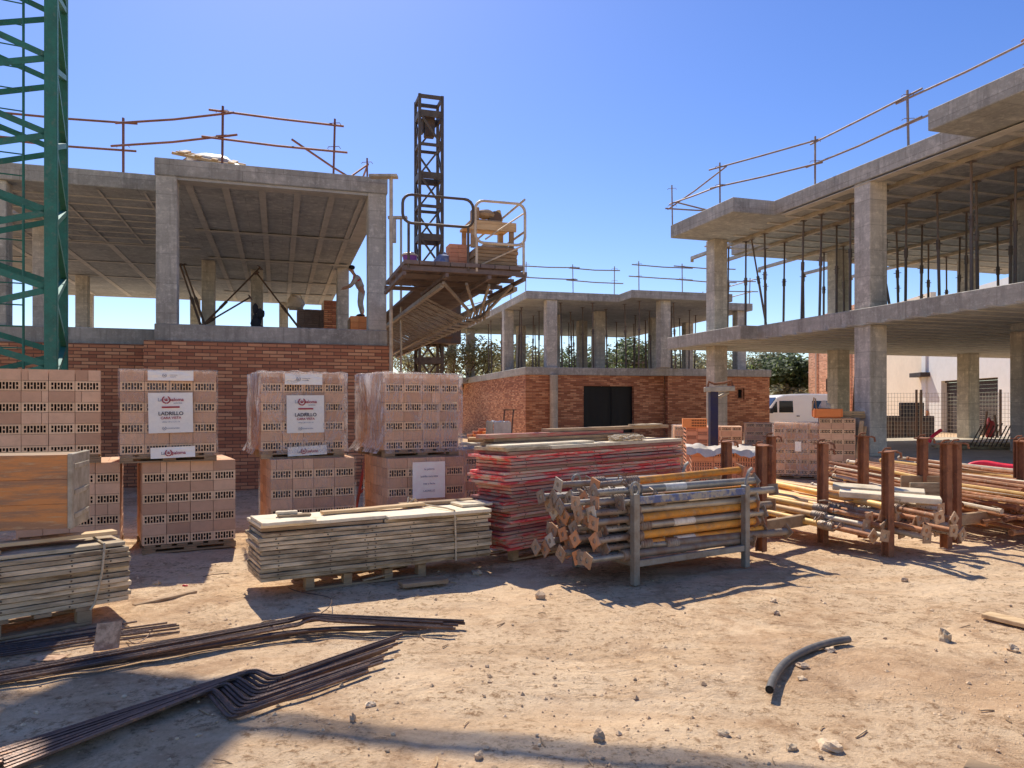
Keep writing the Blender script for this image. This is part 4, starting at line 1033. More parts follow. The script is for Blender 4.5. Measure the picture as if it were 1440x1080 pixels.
brick_pallet('lower brick pallet with a grey printed sheet, behind the pale pile', 545, 7.95, 0, R(27), seed=7, wrap='wrap',
             sheets=((.46, .68, .38, .40, 'lines', -.03),))
brick_pallet('upper unlabelled brick pallet in shiny crumpled plastic, fourth from the left', 541, 8.05, .925, R(30), seed=8, wrap='wrap_thick', loose=1.4)
brick_pallet('lone brick pallet in dusty plastic between the pale and the red board piles', 655, 9.6, 0, R(40), seed=9, wrap='wrap_thick', loose=.6, cols=3, depth=.7)
# farther pallets in the yard
brick_pallet('tall wrapped brick pallet with crossing plastic strands beyond the rusty posts', 1088, 15.3, 0, R(-21), rows=10, seed=10, wrap='wrap_thick', loose=.5, sheets=((.47, .66, .12, .2, 'blank'),))
brick_pallet('unwrapped tall brick pallet with an orange tray on top beside the grey column', 1152, 14.95, 0, R(-21), rows=11, cols=3, seed=11)
brick_pallet('light wrapped brick pallet right behind the red board pile', 948, 17.0, 0, R(-10), rows=9, cols=4, seed=12, wrap='wrap_thick', loose=.8)
brick_pallet('brick pallet with a white printed sheet behind the navy post', 1000, 16.6, 0, R(-14), rows=9, cols=3, seed=13, sheets=((.32, .50, .34, .42, 'full', -.03),))
brick_pallet('plain wrapped brick pallet against the far brick wall beside the dark gap', 1049, 19.5, 0, R(-14), rows=9, cols=3, seed=14, wrap='wrap')

# perforated red brick packs
def red_pack(label, px, Y, rot, n, cols=4, rowh=.075, w=1.1, d=1.0, ztop=None):
    x, y = XY(px, Y); t = thing('brick_pack', label, 'brick pack', (x, y, 0), rot); mb = MB(); rs = random.Random(px)
    for r in range(n):
        z0 = .1 + r * rowh; s = w / cols
        for c in range(cols):
            v = rs.random(); y0 = rs.uniform(0, .012)
            mb.box(c * s + .003, (c + 1) * s - .003, y0, d, z0 + .002, z0 + rowh - .002, v)
            if rs.random() < .45:
                for a in range(8):
                    for b in range(2): mb.box(c * s + .02 + a * (s - .04) / 8, c * s + .02 + (a + .55) * (s - .04) / 8, y0 - .0015, y0 + .0, z0 + .014 + b * .028, z0 + .032 + b * .028, 0, 1)
        for k in range(3):
            for a in range(7): mb.box(-.0015, .003, .08 + k * .3 + a * .034, .1 + k * .3 + a * .034, z0 + .02, z0 + .05, 0, 1)
    mb.build('bricks', [M['clay_red'], M['hole_shade']], t)
    mb = MB()
    for yy in (0, d / 2 - .05, d - .1): mb.box(0, w, yy, yy + .1, .0, .098)
    mb.build('wooden_pallet', M['timber_old'], t); return t
red_pack('pack of pink red perforated bricks under crumpled white plastic, just behind the red board pile', 972, 11.5, R(-12), 9, cols=3, w=1.02)
red_pack('second pack of pink red perforated bricks behind the white plastic, by the navy post', 965, 14.2, R(-10), 13, cols=3, w=.62)
t = thing('plastic_cover', 'crumpled white plastic thrown over the pink red brick pack', 'plastic sheet', (*XY(970, 11.35), .78), R(-12))
mb = MB(); mb.grid(lambda u, v: (-.05 + u * 1.2, -.06 + v * 1.1, .02 + .10 * abs(noise.noise(Vector((u * 3.2, v * 3, 4)))) + .05 * abs(noise.noise(Vector((u * 9, v * 8, 1)))) - (.17 if v < .02 else 0) * (.5 + noise.noise(Vector((u * 6, 2, 2)))) + .16 * max(0, .25 - u)), 30, 20); mb.build('sheet_folds', M['white_plastic'], t, smooth=True)
t = thing('perforated_brick', 'single bright orange perforated brick on top of the second red brick pack', 'brick', (*XY(960, 14.15), 1.077), R(-10))
mb = MB(); mb.box(0, .45, 0, .25, 0, .17, .5)
mb.build('clay_body', M['clay_orange'], t)
mb = MB()
for a in range(9):
    for b in range(3): mb.box(.17 + a * .03, .187 + a * .03, -.002, .001, .02 + b * .05, .05 + b * .05)
mb.build('holes', M['hole_shade'], t)
t = thing('mortar_tray', 'orange mortar tray with trowel handles on the tall brick pallet', 'tray', (*XY(1147, 15.0), 1.242), R(-15))
mb = MB(); mb.box(0, .48, 0, .35, 0, .02); mb.box(-.03, .0, -.02, .37, .02, .19); mb.box(.48, .51, -.02, .37, .02, .19); mb.box(0, .48, -.02, .0, .02, .19); mb.box(0, .48, .35, .37, .02, .19); mb.build('tray_body', M['clay_orange'], t, bevel=.01)
mb = MB(); mb.tube((-.05, .1, .15), (-.02, .1, .42), .014, 6); mb.tube((.05, .2, .1), (.02, .2, .4), .014, 6); mb.build('handle', M['timber_old'], t)
mb = MB(); mb.blob((.2, .15, .24), .12, .12, .11, 3, .5); mb.build('rag', M['white_plastic'], t, smooth=True)
for k, (dx, dz, lab) in enumerate(((0, 0, 'lowest of the loose boards on top of the tall brick pallet by the grey column'), (.08, .045, 'middle loose board on top of the tall brick pallet by the grey column'), (-.03, .09, 'topmost loose board on the tall brick pallet by the grey column'))):
    mb = MB(); mb.obox((.35, .1, .02), (1.0 + dx, .16, .04), (0, 0, R(4 * k)), jit=.004); o = tag(mb.build('board', M['timber' if k else 'timber_old']), lab, 'board'); o.location = (*XY(1184 + dx * 40, 15.2), 1.245 + dz); 
for k, (x0, y0, x1, y1, lab) in enumerate(((1212, 592, 1202, 655, 'pale timber strut leaning against the tall brick pallet, left one'), (1216, 600, 1206, 668, 'pale timber strut leaning against the tall brick pallet, right one'))):
    a = PT(x0, y0, 14.9); b = PT(x1, y1, 14.6); a.z = max(a.z, .2); b.z = 0; mb = MB(); mb.bar(a, b, .08, .03); tag(mb.build('strut', M['timber']), lab, 'strut')
for k, (x0, x1, lab) in enumerate(((1196, 1205, 'dark tree log leaning beside the far column, left one'), (1201, 1213, 'dark tree log leaning beside the far column, right one'))):
    a = PT(x0, 600, 19.0); a.z = .46; b = PT(x1, 530 - k * 4, 19.4); mb = MB(); mb.path([a, (a + b) / 2 + Vector((.05, 0, .02)), b], .10, 8, r2=.07); tag(mb.build('log', M['bark'], smooth=True), lab, 'log')

# heaps between the piles
rs = random.Random(5)
for k in range(16):
    mb = MB(); mb.obox((0, 0, .04), (.24, .115, .075), (0, 0, 0), val=rs.random(), jit=.002)
    o = tag(mb.build('loose_brick', M['clay_orange' if k % 3 else 'clay_red'], bevel=.004), 'orange brick in the small heap against the far sunlit brick wall', 'brick', 'loose bricks heaped by the far brick wall')
    row = k // 6; o.location = (*XY(663 + (k % 6) * 7 + row * 8, 20.6 + rs.uniform(-.2, .2)), .62 + row * .08); o.rotation_euler = (0, 0, rs.uniform(-.5, .5))
t = thing('timber_pallet', 'old timber pallet under the small heap of loose orange bricks', 'pallet', (*XY(660, 20.2), 0), R(6))
mb = MB(); mb.box(0, 1.4, 0, 1.0, .56, .615); mb.build('deck_board', M['timber'], t)
mb = MB(); mb.box(0, 1.4, 0, .1, 0, .558); mb.box(0, 1.4, .9, 1.0, 0, .558); mb.build('runner', M['timber_old'], t)
for k in range(9):
    mb = MB(); mb.obox((0, 0, .03), (rs.uniform(.5, 1.1), rs.uniform(.15, .3), .045), (0, 0, 0), jit=.004)
    o = tag(mb.build('scrap_board', M['timber' if k % 2 else 'wood_top']), 'pale scrap board on the low heap left of the red board pile', 'board', 'scrap boards heaped left of the red pile')
    o.location = (*XY(652 + k * 4.5, 12.5 + (k % 3) * .5), .36 + .05 * k); o.rotation_euler = (0, 0, rs.uniform(-.6, .6))
t = thing('board_crate', 'rough timber crate carrying the scrap boards left of the red pile', 'crate', (*XY(652, 12.2), 0), R(8))
mb = MB(); mb.box(0, .6, 0, 1.2, .3, .36); mb.build('deck_board', M['timber_old'], t)
mb = MB(); mb.box(0, .1, 0, 1.2, 0, .298); mb.box(.5, .6, 0, 1.2, 0, .298); mb.build('runner', M['timber_old'], t)
t = thing('bulk_bag', 'small dusty white bulk bag behind the top of the red board pile', 'bag', (*XY(712, 12.5), 0), R(12))
mb = MB(); mb.box(-.2, .05, 0, .6, 0, .9); mb.build('bricks', M['clay'], t)
mb = MB(); mb.grid(lambda u, v: (-.22 + u * .3, -.02 - .02 * abs(noise.noise(Vector((u * 9, v * 6, 3)))), .3 + v * .92), 16, 12); mb.grid(lambda u, v: (-.22 - .03 * abs(noise.noise(Vector((u * 8, v * 6, 8)))), -.02 + u * .75, .3 + v * .92), 12, 12); mb.grid(lambda u, v: (-.22 + u * .3, -.02 + v * .75, 1.22 + .03 * noise.noise(Vector((u * 7, v * 7, 2)))), 12, 10); mb.build('bag_skin', M['white_plastic'], t, smooth=True)
t = thing('steel_trestle', 'small black trestle frame leaning against the sunlit far brick wall', 'trestle', (*XY(717, 24), 0), R(14.7))
mb = MB()
for a, b in (((-.25, 0, .5), (-.1, .3, 1.35)), ((.05, 0, .5), (.2, .3, 1.35)), ((-.15, .3, 1.35), (.3, .3, 1.35)), ((-.25, 0, 0), (-.25, 0, .5)), ((.05, 0, 0), (.05, 0, .5))): mb.bar(a, b, .04, .04)
mb.build('frame', M['dark_steel'], t)
t = thing('red_trestle', 'red slanted trestle legs between the two wrapped brick pallet stacks', 'trestle', (*XY(508, 9.6), 0), R(20))
mb = MB(); mb.bar((-.1, 0, 0), (.12, .1, 1.05), .028, .028); mb.bar((.22, .2, 0), (.12, .1, 1.05), .035, .035); mb.bar((-.03, .03, .35), (.19, .17, .5), .025, .025); mb.build('leg', M['trestle_red'], t)
# navy post with hooks (lifting frame)
t = thing('lifting_post', 'navy blue steel post with a forked grey arm and hooks behind the brick packs', 'post', (*XY(1003, 13.0), 0), R(4))
zt_ = EYE + 22 / F * 13
mb = MB(); mb.box(-.07, .07, -.07, .07, 0, zt_ - .02); mb.build('post', M['navy'], t, bevel=.01)
mb = MB(); mb.bar((-.16, 0, zt_), (.36, -.05, zt_ + .02), .12, .09); mb.tube((.02, 0, zt_ - .16), (.28, 0, zt_ - .05), .03, 6); mb.build('arm', M['galv'], t, bevel=.008)
mb = MB(); mb.path([(-.1, 0, zt_ + .05), (-.08, 0, zt_ + .14), (.02, 0, zt_ + .1), (.2, 0, zt_ + .12), (.31, -.03, zt_ + .16), (.34, -.03, zt_ + .06)], .022, 6); mb.build('hook', M['rust'], t, smooth=True)
mb = MB(); mb.bar((.02, 0, .42), (.42, -.02, .1), .035, .035); mb.build('stay', M['dark_steel'], t)
# ============================================================ FORMWORK PILES
def panel_mesh(L, D, th, mats, holes=True, seed=0, notch=0.0):
    rs = random.Random(seed); mb = MB(); n = 10
    # a board with slightly wavy, chipped edges, plank joints along its length and nail heads on the edge
    def prof(i, z): return (i / n) * L
    vs = []; 
    for i in range(n + 1):
        x = L * i / n; w0 = rs.uniform(-.003, .003); w1 = rs.uniform(-.003, .003); zz = rs.uniform(-.0015, .0015)
        c0 = rs.uniform(0, .006) if i in (0, n) else 0
        vs += [(x + (c0 if i == 0 else -c0 if i == n else 0), w0, zz), (x, D + w1, zz), (x, D + w1, th + zz), (x, w0 + .002, th + zz)]
    fs = []
    for i in range(n):
        a = i * 4; b = a + 4
        fs += [(a, b, b + 3, a + 3), (a + 3, b + 3, b + 2, a + 2), (a + 2, b + 2, b + 1, a + 1), (a + 1, b + 1, b, a)]
    fs += [(3, 2, 1, 0), (n * 4, n * 4 + 1, n * 4 + 2, n * 4 + 3)]
    mb.add(vs, fs, 0, 0)
    if holes:
        for fx in (.07, .27, .42, .46, .62, .82, .93):
            x = L * fx + rs.uniform(-.01, .01); mb.box(x - .0055, x + .0055, -.0055, .0, th * .35, th * .35 + .011, 0, 1)
    return mb.build('formwork_panel', mats, bevel=.0025)
def pile(px, Y, zb, rot, n, L, D, th, pitch, mats, label, cat, group, seed, off=None, vary=3, jit=.012, jrot=.5):
    rs = random.Random(seed); x, y = XY(px, Y); protos = []
    for k in range(n):
        if k < vary: o = panel_mesh(L, D, th, mats if not callable(mats) else mats(k), seed=seed + k); protos.append(o)
        else:
            o = protos[rs.randrange(vary)].copy(); C.objects.link(o)
            if callable(mats):
                o.data = o.data.copy(); mm = mats(k); o.data.materials[0] = mm[0]
        ox, oy = (off(k) if off else (0, 0)); ox += rs.uniform(-jit, jit); oy += rs.uniform(-jit * .6, jit * .6)
        c, s = math.cos(rot), math.sin(rot)
        o.location = (x + c * ox - s * oy, y + s * ox + c * oy, zb + k * pitch); o.rotation_euler = (rs.uniform(-.003, .003), rs.uniform(-.002, .002), rot + R(rs.uniform(-jrot, jrot)))
        tag(o, label, cat, group)
wp = [M['wood_pale'], M['dark_steel']]
def base_pallet(label, px, Y, rot, L, D, h):
    t = thing('wooden_pallet', label, 'pallet', (*XY(px, Y), 0), rot)
    mb = MB(); nb = 5
    for k in range(nb): mb.box(0 + k * (L - .1) / (nb - 1), .1 + k * (L - .1) / (nb - 1), 0, D, h - .022, h - .002)
    mb.build('deck_board', M['timber_old'], t)
    mb = MB()
    for y in (0, D - .08):
        mb.box(0, L, y, y + .08, 0, .018)
        for x in (0.0, L * .3, L * .64, L - .07): mb.box(x, x + .07, y + .001, y + .079, .019, h - .024)
    mb.build('runner', M['timber_old'], t); return t
r30 = R(30)
base_pallet('low wooden pallet under the pale panel pile in the middle', 430, 5.98, r30, 1.05, .5, .125)
pile(367, 5.72, .127, r30, 11, 2.03, .5, .029, .0345, wp, 'pale grey formwork panel with nail heads along its edge, in the middle pile', 'formwork panel', 'pale formwork panels in the middle pile', 40, off=lambda k: (-.015 if k % 2 else .0, .0))
# loose panels lying on that pile
zc = .127 + 11 * .0345
def lying(name, label, cat, mat, px, Y, z, rot, L, D, th, tilt=(0, 0), seed=0, holes=False, group=None):
    o = panel_mesh(L, D, th, [M[mat], M['dark_steel']], holes, seed); o.name = name; tag(o, label, cat, group)
    o.location = (*XY(px, Y), z); o.rotation_euler = (tilt[0], tilt[1], rot); return o
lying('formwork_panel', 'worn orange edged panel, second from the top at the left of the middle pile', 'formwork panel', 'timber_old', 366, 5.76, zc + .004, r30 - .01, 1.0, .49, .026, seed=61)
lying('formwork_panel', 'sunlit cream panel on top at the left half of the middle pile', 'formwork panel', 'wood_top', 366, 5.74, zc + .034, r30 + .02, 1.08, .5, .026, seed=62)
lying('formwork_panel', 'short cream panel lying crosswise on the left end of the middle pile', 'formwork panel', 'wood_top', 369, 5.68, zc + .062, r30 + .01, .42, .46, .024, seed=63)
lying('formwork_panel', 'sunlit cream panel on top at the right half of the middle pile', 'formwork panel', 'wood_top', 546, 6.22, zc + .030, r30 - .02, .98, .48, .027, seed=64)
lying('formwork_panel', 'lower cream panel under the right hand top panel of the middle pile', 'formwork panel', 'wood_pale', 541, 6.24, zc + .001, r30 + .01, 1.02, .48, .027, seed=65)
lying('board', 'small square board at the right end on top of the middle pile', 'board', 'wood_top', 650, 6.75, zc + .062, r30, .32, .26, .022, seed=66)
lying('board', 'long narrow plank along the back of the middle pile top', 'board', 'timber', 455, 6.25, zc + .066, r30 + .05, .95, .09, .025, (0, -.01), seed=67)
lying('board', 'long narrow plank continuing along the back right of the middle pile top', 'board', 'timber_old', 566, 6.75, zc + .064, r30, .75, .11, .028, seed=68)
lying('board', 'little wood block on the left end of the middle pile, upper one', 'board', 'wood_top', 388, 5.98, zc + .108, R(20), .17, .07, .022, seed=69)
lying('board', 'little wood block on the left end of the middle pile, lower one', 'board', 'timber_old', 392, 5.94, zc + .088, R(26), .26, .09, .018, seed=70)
def strap(label, pts, r=.006):
    mb = MB(); mb.path(pts, r, 6); return tag(mb.build('tie_strap', M['rope'], smooth=True), label, 'strap')
def loc_pt(px, Y, rot, x, y, z):
    X0, Y0 = XY(px, Y); c, s = math.cos(rot), math.sin(rot); return Vector((X0 + c * x - s * y, Y0 + s * x + c * y, z))
mp = lambda x, y, z: loc_pt(367, 5.72, r30, x, y, z)
strap('pale strap tied round the right end of the middle panel pile, knotted on top', [mp(1.66, -.02, .13), mp(1.655, -.025, .3), mp(1.65, -.022, zc), mp(1.645, -.02, zc + .066), mp(1.62, .1, zc + .075), mp(1.55, .35, zc + .075), mp(1.52, .50, zc + .08), mp(1.47, .46, zc + .13), mp(1.44, .5, zc + .10), mp(1.5, .52, zc + .09), mp(1.42, .5, zc + .14), mp(1.40, .47, zc + .09)], .0085)
# left pile
r44 = R(43); XL, YL = XY(183, 5.24); cL, sL = math.cos(r44), math.sin(r44)
lp = lambda x, y, z: Vector((XL + cL * x - sL * y, YL + sL * x + cL * y, z))
def place(o, p, rot): o.location = p; o.rotation_euler = (0, 0, rot); return o
def pileL(n, zb, pitch, th, mats, label, group, seed):
    rs = random.Random(seed)
    pr = [panel_mesh(2.03, .5, th, mats, True, seed + k) for k in range(3)]
    for k in range(n):
        o = pr[k] if k < 3 else pr[rs.randrange(3)].copy()
        if k >= 3: C.objects.link(o)
        o.location = lp(-2.03 + rs.uniform(-.012, .012), rs.uniform(-.006, .006), zb + k * pitch); o.rotation_euler = (0, 0, r44 + R(rs.uniform(-.4, .4))); tag(o, label, 'formwork panel', group)
t = thing('wooden_pallet', 'low wooden pallet in deep shade under the left panel pile', 'pallet', lp(-1.3, .0, 0), r44)
mb = MB()
for k in range(5): mb.box(k * .24, .1 + k * .24, 0, .5, .098, .122)
mb.build('deck_board', M['timber_old'], t); mb = MB()
for y in (0, .4):
    mb.box(0, 1.06, y, y + .09, 0, .018)
    for x in (0, .45, .97): mb.box(x, x + .09, y + .001, y + .089, .02, .096)
mb.build('runner', M['timber_old'], t)
pileL(11, .125, .0345, .0295, wp, 'pale grey formwork panel with nail heads along its edge, in the left pile', 'pale formwork panels in the left pile', 80)
zl = .125 + 11 * .0345
for k, (xa, la2, mat, lab) in enumerate(((-2.0, 1.98, 'wood_pale', 'thick dusty plank on the left panel pile, just above the panels'), (-2.05, 1.3, 'timber_old', 'dark reddish plank under the orange plywood box'), (-1.15, 1.12, 'timber', 'split pale plank sticking out right of the orange plywood box'), (-.62, .55, 'timber_old', 'short reddish offcut on the right end of the left pile'))):
    o = panel_mesh(la2, .40 if k < 2 else .11, .026, [M[mat], M['dark_steel']], False, 90 + k); o.name = 'board'; tag(o, lab, 'board')
    place(o, lp(xa, .03 + .1 * max(0, k - 1), zl + .002 + .03 * min(k, 2)), r44 + R((0, 1, 3, -4)[k]))
strap('pale strap hanging down the right end of the left panel pile', [lp(-.16, .3, zl + .04), lp(-.165, .0, zl + .035), lp(-.17, -.02, zl), lp(-.185, -.025, zl - .15), lp(-.205, -.024, .25), lp(-.235, -.03, .14), lp(-.26, -.03, .105)], .008)
# plywood box on the left pile
rb = R(17); bx = thing('plywood_box', 'large orange stained plywood box with a grey cement splashed end, on the left panel pile', 'box', PT(95, 0, 5.02) * 1.0, rb)
bx.location = (*XY(95, 5.02), .665)
mb = MB(); hh = .50
rs = random.Random(3)
for r in range(3): mb.box(-1.3, -.001, .0 + rs.uniform(0, .002), .03, r * hh / 3 + .0005, (r + 1) * hh / 3 - .0005)
mb.build('front_board', M['wood_ply'], bx, bevel=.002)
mb = MB(); mb.box(.0, .03, -.006, .46, -.004, hh + .006); mb.build('end_board', M['wood_plyend'], bx, bevel=.004)
mb = MB(); mb.box(-1.3, -.002, .43, .455, 0, hh); mb.box(-1.3, -.002, .031, .429, 0, .02); mb.box(-1.3, -.002, .031, .429, hh - .03, hh - .005); mb.build('inner_board', M['timber_old'], bx)
mb = MB()
for z in (.06, .22, .4): mb.box(.0305, .036, .04, .42, z, z + .035)
mb.build('cleat', M['wood_plyend'], bx, bevel=.004)

# red pile
r45 = R(44); 
def redmat(k):
    h = (k * 7919 % 13) / 13
    return [M['wood_red'] if h < .66 else M['wood_redtan'], M['dark_steel']]
base_pallet('wooden bearers in shade under the tall red panel pile', 722, 7.12, r45, 2.6, .5, .12)
pile(719, 7.0, .122, r45, 29, 2.93, .5, .026, .0312, redmat, 'red painted formwork panel, chipped and layered in the tall red pile', 'formwork panel', 'red formwork panels in the tall pile', 120,
     off=lambda k: (-.09 * ((k // 4) % 2) + (-.05 if k < 6 else 0), .0 + (.015 if (k // 6) % 2 else 0)), vary=5, jit=.026)
zr_ = .122 + 29 * .0312
rp = lambda x, y, z: loc_pt(719, 7.0, r45, x, y, z)
def on_red(lab, mat, x, y, z, L, D, th, rot=0, seed=0, tilt=0):
    o = panel_mesh(L, D, th, [M[mat], M['dark_steel']], False, seed); o.name = 'board'; tag(o, lab, 'board'); o.location = rp(x, y, z); o.rotation_euler = (0, tilt, r45 + R(rot)); return o
on_red('grey worn panel, lowest of the loose boards on the red pile', 'wood_redtan', -.03, 0, zr_ + .002, 2.9, .5, .03, 0, 150)
on_red('wide dusty white topped panel at the right front on top of the red pile', 'wood_top', .55, -.02, zr_ + .036, 2.35, .5, .034, .6, 151)
on_red('dark edged plank at the left front on top of the red pile', 'wood_pale', -.06, .0, zr_ + .036, .6, .46, .034, .8, 152)
on_red('thin pale plank, left end, third layer on top of the red pile', 'wood_top', -.1, .03, zr_ + .072, 1.4, .22, .022, 1.2, 153)
on_red('brown plank along the back on top of the red pile', 'timber_old', .0, .24, zr_ + .072, 2.1, .2, .035, .5, 154)
on_red('long weathered beam, fourth layer at the back on top of the red pile', 'timber_old', .05, .30, zr_ + .109, 2.3, .16, .035, -1, 155)
on_red('long reddish beam, fifth layer at the back on top of the red pile', 'wood_redtan', -.05, .28, zr_ + .146, 2.2, .17, .04, 1, 156)
on_red('topmost long beam on the red pile, at the very back', 'timber_old', .9, .33, zr_ + .189, 2.2, .14, .035, 0, 157)
on_red('topmost small grey plank end on the red pile at the right', 'wood_pale', 2.35, .3, zr_ + .226, .6, .1, .02, 2, 158)
mb = MB(); rs = random.Random(9); pts = []
for k in range(150):
    a = k * .55; rr = .10 + .05 * math.sin(k * 1.3); pts.append(rp(1.95 + math.cos(a) * rr * 1.9 + rs.uniform(-.04, .04), .12 + math.sin(a) * rr * .9, zr_ + .082 + .05 * rs.random()))
mb.path(pts, .009, 5); tag(mb.build('rope_coil', M['rope'], smooth=True), 'tangled pale rope on the white topped panel of the red pile', 'rope')

# ============================================================ PROP RACKS
PL = 1.95
def plate(mb, x, s=.056, th=.012):
    # square end plate with a round hole, square to the tube
    n = 16; inner = []; outer = []
    for k in range(n):
        a = 2 * math.pi * k / n; ca, sa = math.cos(a), math.sin(a); m_ = max(abs(ca), abs(sa)); outer.append((ca / m_ * s, sa / m_ * s)); inner.append((ca * .023, sa * .023))
    b = len(mb.v)
    for xx in (x - th / 2, x + th / 2):
        for y, z in outer: mb.v.append((xx, y, z))
        for y, z in inner: mb.v.append((xx, y, z))
    for k in range(n):
        k2 = (k + 1) % n
        for q in ((b + k, b + k2, b + n + k2, b + n + k), (b + 2 * n + k, b + 3 * n + k, b + 3 * n + k2, b + 2 * n + k2), (b + k, b + 2 * n + k, b + 2 * n + k2, b + k2), (b + n + k, b + n + k2, b + 3 * n + k2, b + 3 * n + k)):
            mb.f.append(q); mb.val.append(0); mb.mi.append(0)
def make_lying_prop(mat_out, mat_in, mat_plate, L=PL, sticker=False, ring=True, seed=0):
    t = thing('shoring_prop', 'x', 'shoring prop'); rs = random.Random(seed)
    mb = MB(); mb.tube((L * .22, 0, 0), (L - .006, 0, 0), .035, 12); mb.build('outer_tube', M[mat_out], t, smooth=True)
    mb = MB(); mb.tube((.006, 0, 0), (L * .22, 0, 0), .027, 12)
    for k in range(6): mb.tube((.09 + k * .055, 0, -.0277), (.09 + k * .055, 0, .0277), .0055, 6, mi=1)
    mb.build('inner_tube', [M[mat_in], M['dark_steel']], t, smooth=True)
    mb = MB(); mb.tube((L * .19, 0, 0), (L * .26, 0, 0), .047, 14)
    for k in range(5): mb.tube((L * .19 + .012 + k * .027, 0, 0), (L * .19 + .022 + k * .027, 0, 0), .051, 14)
    if ring: mb.path([(L * .2, .03, .02), (L * .2 - .03, .09, .03), (L * .2 - .01, .11, -.03), (L * .2 + .05, .1, -.05), (L * .2 + .07, .05, -.02)], .0075, 6)
    mb.build('collar', M['rust_grey'], t, smooth=True)
    mb = MB(); plate(mb, .004); mb.build('end_plate', M[mat_plate], t)
    mb = MB(); plate(mb, L - .004); mb.build('end_plate', M[mat_plate], t)
    if sticker:
        mb = MB(); mb.tube((L * .40, 0, 0), (L * .53, 0, 0), .0358, 12, caps=False); mb.build('sticker', M['sticker'], t, smooth=True)
    return t
P_or = make_lying_prop('orange', 'rust_grey', 'plate_orange', sticker=False, seed=1); P_ors = make_lying_prop('orange', 'rust_grey', 'rust_grey', sticker=True, seed=2)
P_gr = make_lying_prop('galv', 'rust_grey', 'galv_pale', sticker=False, seed=3); P_grs = make_lying_prop('galv', 'galv', 'rust_grey', sticker=True, seed=4)
P_ru = make_lying_prop('rust_grey', 'galv', 'plate_tan', seed=5); P_ye = make_lying_prop('yellow', 'rust_pipe', 'plate_tan', L=2.5, seed=6); P_pa = make_lying_prop('yellow_pale', 'galv_pale', 'plate_tan', L=2.5, seed=7)
used = set()
def put(proto, loc, rot, label, group, roll=0.0, tilt=0.0):
    o = proto if proto.name not in used else copy_tree(proto); used.add(proto.name)
    o.location = loc; o.rotation_mode = 'XYZ'
    o.rotation_euler = (Matrix.Rotation(rot, 3, 'Z') @ Matrix.Rotation(tilt, 3, 'Y') @ Matrix.Rotation(roll, 3, 'X')).to_euler()
    tag(o, label, 'shoring prop', group)
LBL = {id(P_or): 'orange steel prop with rusty end plate in the grey rack', id(P_ors): 'orange steel prop with white sticker in the grey rack', id(P_gr): 'plain grey steel prop in the grey rack', id(P_grs): 'grey steel prop with white sticker in the grey rack', id(P_ru): 'rust stained grey prop in the grey rack'}
GRP = {id(P_or): 'orange props in the grey rack', id(P_ors): 'orange props with stickers in the grey rack', id(P_gr): 'grey props in the grey rack', id(P_grs): 'grey props with stickers in the grey rack', id(P_ru): 'rust stained props in the grey rack'}
r31 = R(31.5); sx0, sy0 = XY(893, 6.17)
sp = lambda x, y, z: Vector((sx0 + math.cos(r31) * x - math.sin(r31) * y, sy0 + math.sin(r31) * x + math.cos(r31) * y, z))
SW = .82
t = thing('prop_rack', 'grey steel rack with blue painted rail and lifting eyes, filled with orange and grey props', 'rack', sp(0, 0, 0), r31)
for x in (0, 1.34):
    for y in (0, SW):
        mb = MB(); mb.box(x - .03, x + .03, y - .03, y + .03, 0, .76); p_ = mb.build('post', M['rack'], t, bevel=.004)
        mb = MB()
        if x == 0: mb.path([(x + .0 + .045 * math.cos(R(a)), y, .80 + .055 * math.sin(R(a))) for a in range(-70, 251, 32)], .013, 6)
        else: mb.path([(x, y, .72), (x + .012, y, .80), (x + .03, y, .85), (x + .05, y, .89), (x + .085, y, .91)], .017, 6)
        mb.build('lifting_eye', M['rack'], p_, smooth=True)
mb = MB()
for y in (0, SW): mb.box(.031, 1.309, y - .02, y + .02, .15, .205)
for x in (0, 1.34): mb.box(x - .02, x + .02, .031, SW - .031, .152, .203)
mb.build('bottom_rail', M['rack'], t, bevel=.004)
mb = MB(); mb.box(.031, 1.309, -.028, .0, .675, .735); mb.build('top_rail', M['blue_steel'], t, bevel=.004)
mb = MB(); mb.box(.031, 1.309, SW, SW + .028, .675, .735); mb.build('top_rail', M['rack'], t, bevel=.004)
rs = random.Random(21); z0 = .24; row = 0
seq_front = [P_ru, P_ors, P_or, P_grs, P_or, P_gr, P_grs, P_gr]
while z0 < .70:
    ny = 9 if row % 2 == 0 else 8
    for i in range(ny):
        y = .07 + (row % 2) * .04 + i * .086
        pr = seq_front[row % 8] if i == 0 else rs.choice([P_or, P_or, P_gr, P_ru, P_ru, P_ru, P_grs])
        if i > 0 and rs.random() < .06: continue
        put(pr, sp(-.27 + rs.uniform(-.18, .20) + (-.06 if row == 0 else 0), y + rs.uniform(-.008, .008), z0 + rs.uniform(-.006, .006)), r31 + rs.uniform(-.018, .018), LBL[id(pr)], GRP[id(pr)], rs.uniform(0, 1.57), rs.uniform(-.008, .008))
    z0 += .074; row += 1
put(P_or, sp(-.1, .42, .80), r31 + .05, 'bright orange prop lying on top of the full grey rack', None, .3, -.02)
put(P_gr, sp(-.35, .62, .80), r31 - .02, 'pale grey prop on top of the full grey rack, behind the orange one', None, .3, 0)
put(P_grs, sp(-.3, .18, .77), r31 - .01, 'grey prop with sticker on top of the full grey rack, at the front', None, .8, 0)
put(P_ru, sp(.05, .10, .30), r31 - .02, 'rust stained prop sticking out farthest at the right end of the grey rack', None, .8, .02)

